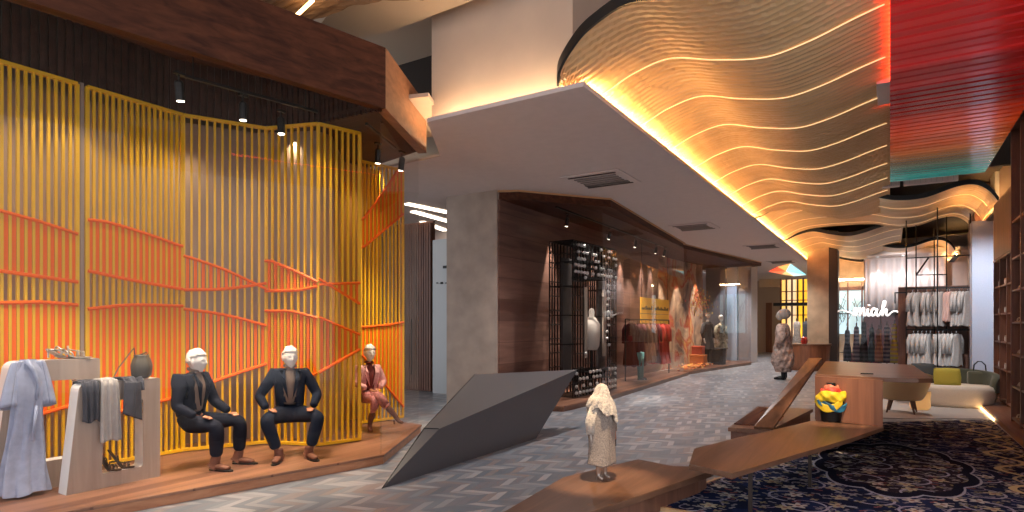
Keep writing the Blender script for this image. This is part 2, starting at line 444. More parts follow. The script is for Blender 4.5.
# backlit coloured ceiling: stripes that run across, red near, teal far
def backlit_mat():
    m, nt, b = new_mat('backlit_striped_panel')
    tc = nt.nodes.new('ShaderNodeTexCoord'); sx = nt.nodes.new('ShaderNodeSeparateXYZ'); nt.links.new(tc.outputs['Object'], sx.inputs[0])
    y = E(sx.outputs[1])            # 0 near .. 12.5 far
    f = y/11.8
    r = nt.nodes.new('ShaderNodeValToRGB'); cr = r.color_ramp
    cols = [(0, (.42, .004, .004)), (.40, (.44, .006, .005)), (.52, (.20, .006, .006)), (.60, (.22, .012, .008)), (.66, (.50, .035, .008)), (.76, (.50, .075, .012)), (.83, (.26, .10, .03)), (.89, (.09, .12, .08)), (.94, (.02, .20, .17)), (1, (.03, .30, .27))]
    while len(cr.elements) < len(cols): cr.elements.new(.5)
    for e, (p, c) in zip(cr.elements, cols): e.position = p; e.color = (*c, 1)
    nt.links.new(f.v, r.inputs[0])
    n = nt.nodes.new('ShaderNodeTexNoise'); n.noise_dimensions = '1D'; n.inputs['Scale'].default_value = 2.6; n.inputs['Detail'].default_value = 6; nt.links.new(y.v, n.inputs['W'])
    k = (E(n.outputs[0])-.38).max(0)*2.2+.55
    nt.links.new(r.outputs[0], b.inputs['Emission Color']); nt.links.new(r.outputs[0], b.inputs['Base Color'])
    nt.links.new((k*.36).v, b.inputs['Emission Strength'])
    b.inputs['Roughness'].default_value = .18
    return m
M['backlit'] = backlit_mat()
def mural_mat():
    m, nt, b = new_mat('autumn_mural')
    tc = nt.nodes.new('ShaderNodeTexCoord')
    n = nt.nodes.new('ShaderNodeTexNoise'); n.inputs['Scale'].default_value = .9; n.inputs['Detail'].default_value = 8; n.inputs['Distortion'].default_value = 1.2; nt.links.new(tc.outputs['Object'], n.inputs[0])
    r = nt.nodes.new('ShaderNodeValToRGB'); cr = r.color_ramp
    cols = [(.3, (.12, .08, .07)), (.42, (.30, .20, .15)), (.5, (.48, .34, .24)), (.56, (.42, .07, .04)), (.62, (.50, .24, .07)), (.72, (.52, .42, .34))]
    while len(cr.elements) < len(cols): cr.elements.new(.5)
    for e, (p, c) in zip(cr.elements, cols): e.position = p; e.color = (*c, 1)
    nt.links.new(n.outputs[0], r.inputs[0]); nt.links.new(r.outputs[0], b.inputs['Base Color']); b.inputs['Roughness'].default_value = .6
    return m
M['mural'] = mural_mat()
def goldglass_mat():
    m, nt, b = new_mat('gold_lit_glass')
    tc = nt.nodes.new('ShaderNodeTexCoord'); sx = nt.nodes.new('ShaderNodeSeparateXYZ'); nt.links.new(tc.outputs['Object'], sx.inputs[0])
    n = nt.nodes.new('ShaderNodeTexNoise'); n.noise_dimensions = '1D'; n.inputs['Scale'].default_value = 1.7; nt.links.new(sx.outputs[0], n.inputs['W'])
    r = nt.nodes.new('ShaderNodeValToRGB'); cr = r.color_ramp
    cr.elements[0].position = .35; cr.elements[0].color = (.9, .62, .35, 1); cr.elements[1].position = .6; cr.elements[1].color = (1, .55, .03, 1)
    nt.links.new(n.outputs[0], r.inputs[0]); nt.links.new(r.outputs[0], b.inputs['Emission Color']); nt.links.new(r.outputs[0], b.inputs['Base Color'])
    b.inputs['Emission Strength'].default_value = .9
    return m
M['goldglass'] = goldglass_mat()
def stripe_mat(name, c1, c2, period=.2):
    m, nt, b = new_mat(name)
    tc = nt.nodes.new('ShaderNodeTexCoord'); sx = nt.nodes.new('ShaderNodeSeparateXYZ'); nt.links.new(tc.outputs['Object'], sx.inputs[0])
    k = ((E(sx.outputs[2])/period).frac()).gt(.5)
    mx = nt.nodes.new('ShaderNodeMix'); mx.data_type = 'RGBA'; nt.links.new(k.v, mx.inputs[0]); mx.inputs[6].default_value = (*c1, 1); mx.inputs[7].default_value = (*c2, 1)
    nt.links.new(mx.outputs[2], b.inputs['Base Color']); b.inputs['Roughness'].default_value = .85
    return m
# ================================================================ room shell
struct(MB().box(-14, 6, -4, 40, -.2, 0).build('floor', M['floor'], keep=True))
struct(MB().box(-14, 6, -1.0, 15.6, 6.3, 6.4).build('ceiling', M['cream'], keep=True))
struct(MB().box(-3.3, 6, 15.6, 40, 5.25, 5.35).build('ceiling', M['dark_ceiling'], keep=True))
struct(MB().box(-3.3, 6, 15.45, 15.6, 4.8, 6.3).build('trim_1', M['dark_ceiling'], keep=True))
# the mall side: low plaster ceiling slab
P = lambda px, py, z: at(px, py, z)
slab_poly = [(-2.83, 6.0), (-5.03, 6.0), (-5.86, 7.3), (-8.4, 7.5), (-9.4, 8.2), (-9.4, 9.75), (-7.7, 9.75), (-7.7, 38), (-2.83, 38)]
sl = MB().prism(slab_poly, 4.2, 4.24)
struct(sl.build('ceiling', M['slab'], keep=True))
struct(MB().box(-3.3, -3.18, 8.0, 38, 4.26, 6.3).build('trim_2', M['beige'], keep=True))
# block above the slab, brightly washed from the cove
struct(MB().prism([(-5.22, 6.32), (-3.12, 6.32), (-3.12, 8.0), (-5.22, 8.0)], 4.24, 6.35).build('wall_upper', M['beige'], keep=True))
struct(MB().box(-3.18, 0.2, 8.0, 8.1, 4.9, 6.35).build('wall_upper_rear', M['orange_wall'], keep=True))
cv = thing('cove_light', 'bright warm cove light washing the tall beige block above the slab', 'cove light', (-4.2, 6.15, 4.26))
MB().box(-5.0, -3.15, 6.12, 6.16, 4.242, 4.252).build('light_strip', M['ledsoft'], cv)
MB().box(-5.03, -2.85, 6.0, 6.02, 4.24, 4.252).build('lip', M['slab'], cv)
cv = thing('cove_light', 'long warm cove light behind the free edge of the white ceiling slab', 'cove light', (-2.95, 20, 4.26))
MB().box(-2.965, -2.93, 6.3, 37.5, 4.242, 4.252).build('light_strip', M['ledcove'], cv)
MB().box(-2.845, -2.83, 6.0, 38, 4.24, 4.256).build('lip', M['slab'], cv)
# recessed slot beyond the first showcase: a passage with angled ceiling lights
struct(MB().box(-14, -7.7, 8.6, 18, 4.45, 4.55).build('ceiling', M['slab'], keep=True))
for i, (a, b_) in enumerate([((-9.62, 10.3), (-9.40, 12.4)), ((-10.1, 11.5), (-10.3, 13.8)), ((-10.9, 12.8), (-11.3, 14.3))]):
    t = MB(); t.obox((a[0], a[1], 4.43), (b_[0], b_[1], 4.43), .16, .03)
    tag(t.build('ceiling_light', M['ledwhite']), ['slanted white ceiling light bar nearest the stone column, in the passage', 'middle slanted white light bar in the passage ceiling', 'rearmost slanted white light bar in the passage ceiling'][i], 'ceiling light', 'slanted light bars over the passage')
# stone column between the passage and the second showcase
struct(MB().box(-7.64, -6.42, 9.72, 10.6, 0, 4.2).build('wall_pier', M['stucco'], keep=True))
struct(MB().box(-14, -13.9, 8, 38, 0, 5).build('wall_left', M['greywall'], keep=True))
# far walls
struct(MB().box(-14, -7.7, 18, 18.2, 0, 4.6).build('wall_passage', M['greywall'], keep=True))
struct(MB().box(-14, -2.9, 38, 38.3, 0, 5.3).build('wall_back', mat('back_wall_plaster', (.40, .32, .28), .8), keep=True))
struct(MB().box(-3.0, 6, 36, 36.3, 0, 5.3).build('wall_back_shop', M['stoneb'], keep=True))
# cool daylight-white wall strip beside the third showcase
struct(MB().box(-8, -7.8, 18.2, 38, 0, 4.2).build('wall_left_rear', M['greywall'], keep=True))
# right wall
struct(MB().box(2.6, 2.8, 12.4, 36, 0, 5.3).build('wall_right', mat('right_wall_plaster', (.55, .42, .36), .8), keep=True))
# main left upper wall behind slab
struct(MB().box(-14, -5.34, 9.0, 9.1, 4.26, 6.35).build('wall_upper_left', M['cream'], keep=True))
# diagonal dropped beam, cream
q = [P(300, 50, 5.6), P(394, 30, 5.6), P(474, 0, 5.6), P(560, -40, 5.6), P(480, -60, 5.6), P(392, -6, 5.6), P(330, 12, 5.6)]
struct(MB().prism([(v.x, v.y) for v in q], 5.6, 6.3).build('beam', M['cream'], keep=True))
struct(MB().box(-8.6, -5.0, 8.2, 8.3, 5.0, 6.3).build('trim_4', M['dark_ceiling'], keep=True))
# ================================================================ wave ceiling
PA = [(-3.17, 4.285), (-3.0, 4.33), (-2.83, 4.39), (-2.53, 4.52), (-2.1, 4.60), (-1.6, 4.47), (-1.1, 4.38), (-.7, 4.44), (-.24, 4.58), (.05, 4.65), (.35, 4.68)]
PBp = [(-3.17, 4.285), (-2.83, 4.39), (-2.5, 4.56), (-2.1, 4.66), (-1.3, 4.68), (-.42, 4.64), (.13, 4.50), (.67, 4.50), (1.27, 4.68), (1.6, 4.68), (1.84, 4.50), (1.99, 4.25)]
def wave(label, X0, X1, yn, yf, prof, strips=(), cell=.11, deep=.022, m=None, nx=72, lm=None):
    t = thing('ceiling_wave', label, 'ceiling wave', ((X0+X1)/2, yn((X0+X1)/2), interp(prof, (X0+X1)/2)), group='suspended plywood ceiling waves')
    mb = MB()
    ymin = min(yn(X0), yn(X1)); ny = int((yf(X0)-ymin)/cell)*4
    def fn(u, v):
        x = X0+(X1-X0)*u; y = yn(x)+(yf(x)-yn(x))*v
        ph = (y/cell) % 1
        z = interp(prof, x)+(deep if ph > .68 else 0)
        return (x, y, z)
    mb.grid(fn, nx, ny)
    mb.build('veneer_sheet', m or M['ply'], t, smooth=False, solid=.012, offset=1)
    e = MB()
    def fe(u, v):
        x = X0+(X1-X0)*u; return (x, yn(x)-.01, interp(prof, x)-.01+.11*v)
    e.grid(fe, nx, 2); e.build('edge_band', M['edge'], t, solid=.03)
    for Y in strips:
        s = MB(); pts = []
        for i in range(nx+1):
            x = X0+(X1-X0)*i/nx
            if yn(x) < Y < yf(x) and x < X1-.02: pts.append((x, Y, interp(prof, x)-.012))
        if len(pts) > 3:
            s.tube(pts, .007, 5); s.build('light_strip', lm or M['ledline'], t)
    return t
nearA = lambda x: interp([(-3.2, 6.08), (-3.0, 5.75), (-2.7, 5.52), (-2.3, 5.4), (-1, 5.1), (.4, 4.8)], x)
farA = lambda x: 16.2+(x+3.17)*.9
wave('large foremost plywood ceiling wave with glowing cross lines, beside the red ceiling', -3.17, .0, nearA, farA, PA, [6.69+1.32*k for k in range(8)], cell=.11)
wave('plywood ceiling wave behind the red ceiling, with a drooping lit right tip', -3.17, 1.99, lambda x: 16.6, lambda x: 21.3, PBp, [17.8, 19.3, 20.7], cell=.2, lm=M['ledfar'])
wave('plywood ceiling wave over the slab edge past the first dark gap', -3.17, .35, lambda x: 21.5, lambda x: 29.5, PA, [22.9, 24.6, 26.3], cell=.25, deep=.02, lm=M['ledfar'])
PR3 = [(a, b_) for a, b_ in PBp if a > -.6]
wave('small far plywood ceiling wave behind the hanging rack poles', -.42, 1.99, lambda x: 26.8, lambda x: 34, PR3, [29], cell=.3, lm=M['ledfar'])
wave('farthest plywood ceiling wave above the brown stone pier', -3.17, -.2, lambda x: 30.6, lambda x: 35.8, PA, [], cell=.3)
for (y0, y1, lb) in ((16.8, 21.2, 'warm light strip under the drooping right tip of the ceiling wave near the tall shelves'), (27.0, 33.8, 'warm light strip at the drooping right tip of the small far ceiling wave')):
    t = MB(); t.box(2.12, 2.16, y0, y1, 4.14, 4.30, 1); t.box(2.02, 2.05, y0, y1, 4.142, 4.155, 0); t.box(2.0, 2.16, y0, y1, 4.12, 4.14, 1)
    t.box(1.985, 2.0, y0, y1, 4.12, 4.17, 1)
    tag(t.build('cove_light', [M['ledcove'], M['edge']]), lb, 'cove light')
# ripple of darker ribbed wood high over the first showcase
PL = [(-11, 5.25), (-9.5, 5.45), (-8.3, 5.25), (-7.2, 5.15), (-6.2, 5.3), (-5.2, 5.42), (-4.4, 5.35)]
t = wave('dark ribbed wood ceiling wave high above the window display on the left', -11, -4.6, lambda x: 1.5, lambda x: 4.6+.18*math.sin(x*1.3)+(x+11)*.12, PL, [], cell=.12, deep=.03, m=M['plydark'])
for k, (a, b_) in enumerate([((297, 15), (313, 0)), ((205, -30), (225, -60)), ((60, -60), (85, -90))]):
    pa = P(a[0], a[1], 5.22); pb = P(b_[0], b_[1], 5.22)
    s = MB(); s.obox(pa, pb, .035, .02); s.build('light_strip', M['led'], t)
# backlit red ceiling
bt = thing('backlit_ceiling_panel', 'long striped backlit ceiling fading from red to orange to teal', 'ceiling panel', (0.8, 3.0, 4.56))
g = MB()
def fb(u, v):
    y = 3.0+11.8*v; return (1.56*u, y, 4.56+(.02 if int(y/.05) % 4 == 0 else 0))
g.grid(fb, 2, 1000); g.build('diffuser', M['backlit'], bt, solid=.02, offset=1)
MB().box(0.0, 1.58, 3.0, 14.8, 4.60, 4.86).build('casing', M['dark_ceiling'], bt)
# grey air unit at the join
u = MB().box(-.14, .0, 8.75, 9.6, 4.58, 4.70); u.box(-.145, -.14, 8.9, 9.4, 4.6, 4.68, 1)
tag(u.build('ceiling_speaker', [M['slab'], M['white']], bevel=.01), 'small grey box unit at the left edge of the red ceiling', 'ceiling unit')
for k, (x0, x1) in enumerate(((-.15, .18), (.25, 1.2))):
    u = MB().box(x0, x1, 15.5, 15.62, 4.60, 4.74)
    for i in range(10): u.box(x0+(x1-x0)*i/10+.01, x0+(x1-x0)*i/10+.015, 15.49, 15.5, 4.62, 4.72, 1)
    tag(u.build('air_grille', [M['slab'], M['greywall']]), ['short pale air grille at the far left end of the teal striped ceiling', 'long pale air grille along the far end of the teal striped ceiling'][k], 'air grille')
# cassette vents in the slab
cass = ['square air vent in the slab nearest the viewer, above the wire portal', 'second air vent in the slab, over the red clothes display', 'third air vent in the slab, over the bluish wall strips', 'farthest air vent in the slab, beside the coloured star light']
for k, (px, py) in enumerate([(601, 179), (694, 226.5), (763, 246.2), (782, 261.5)]):
    c = P(px, py, 4.2); t = thing('air_vent', cass[k], 'air vent', (c.x, c.y, 4.18), 0, 'air vents in the slab ceiling')
    w = .55
    MB().box(-w, w, -w, w, -.005, .015).build('frame', M['slab'], t, world=False, bevel=.01)
    s = MB()
    for i in range(5): s.box(-w*.7, w*.7, -w*.55+i*.13, -w*.55+i*.13+.05, -.02, -.006)
    s.box(-w*.75, w*.75, .2, .34, -.02, -.006); s.build('grille', mat('grille_grey', (.2, .17, .16), .6), t, world=False)
    for ya, yb in ((-.8, -.72), (.72, .8)): MB().box(-w*.8, w*.8, w*ya, w*yb, -.016, -.004).build('slot', M['darkmetal'], t, world=False)
# coloured star light
st_ = thing('stained_glass_light', 'triangular coloured glass ceiling light in red, orange and turquoise', 'ceiling light', P(790, 270, 4.19))
tri = [(769, 271.5), (778, 267), (790, 263.8), (798, 269.5), (806, 274.8), (794, 276), (782, 274)]
c0 = (786, 271)
cl = [(1, .10, .04), (1, .45, .12), (.35, .85, .95), (.30, .80, .95), (.6, .9, .95), (.9, .6, .25), (1, .2, .08)]
for i in range(7):
    a, b_ = tri[i], tri[(i+1) % 7]
    MB().poly([P(c0[0], c0[1], 4.18), P(a[0], a[1], 4.18), P(b_[0], b_[1], 4.18)]).build('glass_pane', mat('lit_pane', cl[i], .4, emit=1.0, ec=cl[i]), st_, solid=.01)
# ================================================================ showcase 1 (left window display)
front = [(-5.92, .4), (-5.46, 2.79), (-4.93, 5.12), (-5.93, 6.95)]
plat = front+[(-8.15, 7.3), (-8.15, .4)]
pt = thing('display_platform', 'long low wooden platform of the left window display under the seated mannequins', 'platform', (-6.5, 3.5, 0))
MB().prism(plat, .085, .11).build('deck', M['deck'], pt, bevel=.004)
kick = [(x-.02, y) for x, y in front]+[(-8.2, 7.28), (-8.2, .4)]
MB().prism(kick, 0, .085).build('plinth', wood('lit_kick_veneer', (.34, .13, .06), (.56, .27, .14), 'Y', .4, 12, stretch=.06), pt)  # light on the kick face is put into this brighter orange
# fascia band over the platform edge
def band(mb, pts, w, z0, z1, mi=0, side=1):
    for a, b_ in zip(pts[:-1], pts[1:]):
        d = Vector((b_[0]-a[0], b_[1]-a[1])).normalized(); n = Vector((-d.y, d.x))*w*side
        mb.prism([a, b_, (b_[0]+n.x, b_[1]+n.y), (a[0]+n.x, a[1]+n.y)], z0, z1, mi)
    return mb
tip = (-5.70, 6.78)
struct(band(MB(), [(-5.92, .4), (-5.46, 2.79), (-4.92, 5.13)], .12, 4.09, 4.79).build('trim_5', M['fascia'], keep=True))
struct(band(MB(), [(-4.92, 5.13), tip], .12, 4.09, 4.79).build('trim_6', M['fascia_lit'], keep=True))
struct(MB().prism([(-4.96, 5.12), (-5.74, 6.76), (-8.2, 7.3), (-8.2, .4), (-5.95, .4), (-5.5, 2.79)], 4.70, 4.76).build('trim_7', M['fascia'], keep=True))
# pale cove behind the tip
struct(MB().prism([(-5.38, 5.95), (-5.05, 6.05), (-5.75, 7.5), (-6.3, 7.3), (-5.80, 6.8)], 4.55, 4.60).build('trim_8', M['beige'], keep=True))
cv = thing('cove_light', 'small warm cove light at the pointed end of the wooden fascia', 'cove light', (-5.55, 7.1, 4.1))
MB().obox((-5.10, 6.18, 4.25), (-5.72, 7.15, 4.25), .02, .012).build('light_strip', M['ledsoft'], cv)
# low soffit at the far corner, high one with an upright ribbed bulkhead over the slat screen
struct(MB().prism([(-5.0, 5.12), (-5.78, 6.76), (-8.2, 7.3), (-8.2, 5.25), (-5.93, 5.08)], 4.14, 4.18).build('ceiling_showcase', M['soffit'], keep=True))
bh = [(-7.10, .4), (-7.09, 3.84), (-6.66, 4.83), (-5.95, 5.08), (-5.0, 5.14)]
rb = MB()
for p, q in zip(bh[:-1], bh[1:]):
    p = Vector((p[0], p[1], 0)); q = Vector((q[0], q[1], 0)); n = max(1, round((q-p).length/.075)); d = (q-p).normalized(); nr = Vector((d.y, -d.x, 0))
    for i in range(n):
        c = p.lerp(q, (i+.5)/n); rb.obox(c+Vector((0, 0, 4.09)), c+Vector((0, 0, 4.70)), .045, .03, up=nr)
    rb.obox(p-nr*.03+Vector((0, 0, 4.40)), q-nr*.03+Vector((0, 0, 4.40)), .03, .62)
struct(rb.build('wall_bulkhead', M['soffit'], keep=True))
# walls behind the slats
scr = [(-7.06, .6), (-7.03, 3.82), (-6.62, 4.79), (-5.93, 5.02), (-5.78, 5.55), (-6.74, 6.50), (-6.58, 7.25)]
back = [(-7.75, .4), (-7.7, 3.9), (-7.1, 5.0), (-6.35, 5.35), (-6.35, 5.6), (-7.2, 6.6), (-7.12, 7.3)]
bw = MB(); band(bw, back[:4], .08, .11, 4.14); 
struct(bw.build('wall_showcase', M['taupe'], keep=True))
bw = MB(); band(bw, back[3:], .08, .11, 4.14)
struct(bw.build('wall_showcase_end', mat('ochre_wall', (.42, .22, .06), .6), keep=True))
struct(MB().box(-8.3, -8.2, .4, 7.3, 0, 4.8).build('wall_showcase_rear', M['taupe'], keep=True))
# slat screen: one thing per folding panel
def screen_panel(label, a, b_, pitch, curves, group='yellow and orange slat screen panels', z0=.14, z1=4.06, first=True):
    """curves: list of (lo(t), hi(t)) giving the orange zones as heights along the panel"""
    A = Vector((a[0], a[1], 0)); B = Vector((b_[0], b_[1], 0)); L = (B-A).length; d = (B-A)/L
    n = max(2, round(L/pitch)); t = thing('slat_screen', label, 'slat screen', (a[0], a[1], .11), group=group)
    y = MB(); o = MB(); nrm = Vector((d.y, -d.x, 0))
    for i in range(n+1):
        p = A+d*(L*i/n); w = .024 if i not in (0, n) else .036
        y.obox(p+Vector((0, 0, z0)), p+Vector((0, 0, z1)), w, .03, up=nrm)
        if i < n:
            tt = (i+.5)/n; q = A+d*(L*tt)
            for lo, hi in curves:
                l_, h_ = lo(tt), hi(tt)
                if h_-l_ > .06: o.obox(q+Vector((0, 0, max(l_, z0))), q+Vector((0, 0, h_)), .034, .02, up=nrm)
    y.build('yellow_slats', M['yellow'], t)
    if curves: o.build('orange_slats', M['orange'], t)
    for z, nm in ((z0, 'bottom_rail'), (z1, 'top_rail')): MB().obox(A+Vector((0, 0, z)), B+Vector((0, 0, z)), .05, .035).build(nm, M['yellow'], t)
    for lo, hi in curves:
        for fn in (lo, hi):
            pts = [A+d*(L*i/14)+nrm*.018+Vector((0, 0, fn(i/14))) for i in range(15)]
            if pts[0].z < .2 and pts[-1].z < .2: continue
            rr = MB(); rr.tube([p for p in pts if p.z > .14], .019, 6); rr.build('orange_rail', M['orange'], t)
    return t
def curve_px(a, b_, pts):
    """heights along the plan line a-b read from photograph pixels"""
    A = Vector((a[0], a[1])); B = Vector((b_[0], b_[1])); L = (B-A).length; out = []
    for px, py in pts:
        r = (px-512)/F                       # intersect the line with the viewing plane of px
        k = Vector((ct+r*st, st-r*ct))       # k.(X,Y)=0
        tt = -k.dot(A)/k.dot(B-A); p = A+(B-A)*tt; D = -st*p.x+ct*p.y
        out.append((tt, CH+(HY-py)*D/F))
    out.sort()
    return lambda t: interp(out, t) if len(out) > 2 else out[0][1]+(out[1][1]-out[0][1])*(t-out[0][0])/(out[1][0]-out[0][0])
flr = lambda t: .14
def at_line(a, b_, px):
    A = Vector((a[0], a[1])); B = Vector((b_[0], b_[1])); r = (px-512)/F; k = Vector((ct+r*st, st-r*ct)); t = -k.dot(A)/k.dot(B-A); q = A+(B-A)*t; return (q.x, q.y)
s0, s1 = scr[0], scr[1]
p77 = at_line(s0, s1, 77); p87 = at_line(s0, s1, 87); p182 = at_line(s0, s1, 182)
screen_panel('leftmost yellow slat panel with two orange zones, behind the taller white frame', s0, p77, .062,
   [(curve_px(s0, p77, [(-60, 262), (0, 271), (76, 282)]), curve_px(s0, p77, [(-60, 196), (0, 211), (40, 222), (76, 234)])),
    (curve_px(s0, p77, [(-60, 440), (0, 428), (43, 413), (76, 404)]), curve_px(s0, p77, [(-60, 300), (0, 303), (40, 302), (76, 305)]))])
screen_panel('wide yellow slat panel with orange bands, behind the shorter white frame', p87, p182, .062,
   [(curve_px(p87, p182, [(88, 271), (130, 280), (180, 289)]), curve_px(p87, p182, [(88, 220), (105, 222), (140, 232), (180, 246)])),
    (curve_px(p87, p182, [(88, 420), (110, 414), (160, 401), (180, 396)]), curve_px(p87, p182, [(88, 309), (130, 305), (180, 306)]))])
pc0 = at_line(s0, s1, 183.5)
a = pc0; b_ = scr[2]
screen_panel('yellow slat panel with thin orange wedge, behind the left seated mannequin', a, b_, .082,
   [(curve_px(a, b_, [(185, 290), (225, 289), (268, 283)]), curve_px(a, b_, [(185, 256), (225, 270), (268, 290)])),
    (curve_px(a, b_, [(185, 394), (215, 381), (268, 363)]), curve_px(a, b_, [(185, 309), (225, 315), (268, 326)]))])
a = scr[2]; b_ = scr[3]
screen_panel('yellow slat panel with orange zones, behind the middle seated mannequin', a, b_, .095,
   [(curve_px(a, b_, [(272, 291), (300, 290), (324, 285)]), curve_px(a, b_, [(272, 261), (300, 273), (324, 285)])),
    (curve_px(a, b_, [(272, 385), (300, 381), (326, 369)]), curve_px(a, b_, [(272, 311), (295, 312), (330, 322)]))])
a = scr[3]; b_ = scr[4]
screen_panel('narrow yellow slat panel at the projecting corner of the screen', a, b_, .075,
   [(curve_px(a, b_, [(330, 286), (358, 303)]), curve_px(a, b_, [(330, 284), (358, 283)])),
    (curve_px(a, b_, [(330, 366), (358, 350)]), curve_px(a, b_, [(330, 322), (358, 334)]))])
a = scr[4]; b_ = scr[5]
screen_panel('yellow slat panel folded back behind the projecting corner', a, b_, .075, [])
a = scr[5]; b_ = scr[6]
screen_panel('rightmost yellow slat panel with orange zones, behind the mannequin in pink', a, b_, .068,
   [(curve_px(a, b_, [(362, 248), (380, 233), (404, 213)]), curve_px(a, b_, [(362, 220), (380, 196), (404, 160)])),
    (curve_px(a, b_, [(362, 355), (385, 385), (404, 408)]), curve_px(a, b_, [(362, 327), (385, 325), (404, 322)]))])
# dark divider post in the gap between the first two panels
g0 = at_line(s0, s1, 80.5); g1 = at_line(s0, s1, 84)
tag(MB().box(min(g0[0], g1[0])-.05, g0[0], g0[1], g1[1], .11, 4.09).build('post', M['taupe']), 'dark post in the gap between the two left slat panels', 'post')
# glass front
for i, (a, b_) in enumerate([(front[0], front[1]), (front[1], front[2]), (front[2], front[3])]):
    g = MB(); d = Vector((b_[0]-a[0], b_[1]-a[1])).normalized(); n = Vector((-d.y, d.x))*.05
    g.add([(a[0]+n.x, a[1]+n.y, .11), (b_[0]+n.x, b_[1]+n.y, .11), (b_[0]+n.x, b_[1]+n.y, 4.09), (a[0]+n.x, a[1]+n.y, 4.09)], [(0, 1, 2, 3)])
    struct(g.build('window_%d' % (i+1), M['glass'], keep=True))
# tracks and spotlights
def spotlight(loc, target, label, group='black track spotlights', power=None, angle=45, s=1.0, color=(1, .8, .58)):
    loc = Vector(loc); d = (Vector(target)-loc).normalized()
    t = thing('track_spotlight', label, 'spotlight', loc, group=group)
    up = Vector((0, 0, 1))
    m = MB(); a = loc+d*-.02; b2 = loc+d*.15*s; m.tube([a, b2], [.042*s, .042*s], 14); m.tube([a-d*.02*s, a], [.03*s, .042*s], 14); m.build('lamp_head', M['black'], t, smooth=False)
    m = MB(); m.tube([b2+d*.001, b2+d*.004], .034*s, 14); m.build('lens', M['lens'], t)
    m = MB(); m.tube([loc+d*.05*s, loc+up*.10*s], .009*s, 8); m.box(loc.x-.02, loc.x+.02, loc.y-.05, loc.y+.05, loc.z+.10*s, loc.z+.125*s); m.build('bracket', M['black'], t)
    if power: spot('spot_lamp', b2+d*.02, target, power, color, angle)
    return t
def track(a, b_, label, z, top=0):
    m = MB()
    if top:
        for k in (.1, .9):
            c = Vector((a[0], a[1], z)).lerp(Vector((b_[0], b_[1], z)), k); m.tube([c, (c.x, c.y, top)], .006, 6)
    tag(m.obox((a[0], a[1], z), (b_[0], b_[1], z), .035, .03).build('light_track', M['black']), label, 'light track')
track((-5.95, 3.3), (-5.62, 4.75), 'long black light track below the bulkhead of the left window display', 4.07, 4.70)
track((-5.45, 5.35), (-5.86, 6.3), 'short black light track at the far corner of the left window display', 4.07)
sp = [(tuple(P(179, 85, 3.93)), (-6.0, 3.7, .6), 'black track spotlight above the left seated mannequin'),
      (tuple(P(243, 106, 3.93)), (-5.9, 4.0, .8), 'black track spotlight right of the one above the left seated mannequin'),
      (tuple(P(281, 121, 3.93)), (-5.7, 4.4, .8), 'black spotlight with bright lens above the middle seated mannequin'),
      (tuple(P(378, 152, 3.93)), (-6.2, 6.2, .9), 'black spotlight under the fascia above the mannequin in pink'),
      (tuple(P(402, 160, 3.93)), (-6.3, 6.4, .9), 'black spotlight with bright lens at the pointed end of the fascia')]
for k, (l, tg, lb) in enumerate(sp): spotlight(l, tg, lb, power=[260, 170, 260, 160, 240][k], angle=55)
spot('dress_lamp', (-5.9, 1.9, 4.0), (-6.3, 2.3, .9), 220, (1, .86, .7), 50)
spot('frame_lamp', (-5.7, 2.9, 4.0), (-6.1, 2.9, .8), 220, (1, .86, .7), 50)
# washes on slats and back wall, from added lamps without fixtures
for k, (x, y) in enumerate([(-6.6, 1.6), (-6.6, 2.7), (-6.55, 3.6), (-6.1, 4.4), (-5.55, 4.9), (-5.9, 6.5)]):
    spot('slat_wash', (x, y, 4.0), (x-.45, y, 1.2), 27, (1, .80, .5), 95, .9)
for k, (x, y) in enumerate([(-7.4, 1.4), (-7.4, 2.3), (-7.35, 3.2), (-7.2, 4.1), (-6.62, 5.2), (-6.75, 6.8)]):
    spot('added_wall_wash', (x, y, .35), (x-.1, y, 3.0), 15, (1, .74, .45), 120, 1)
    spot('added_wall_wash_top', (x, y, 4.0), (x-.1, y, 1.0), 34, (1, .74, .42), 110, 1)
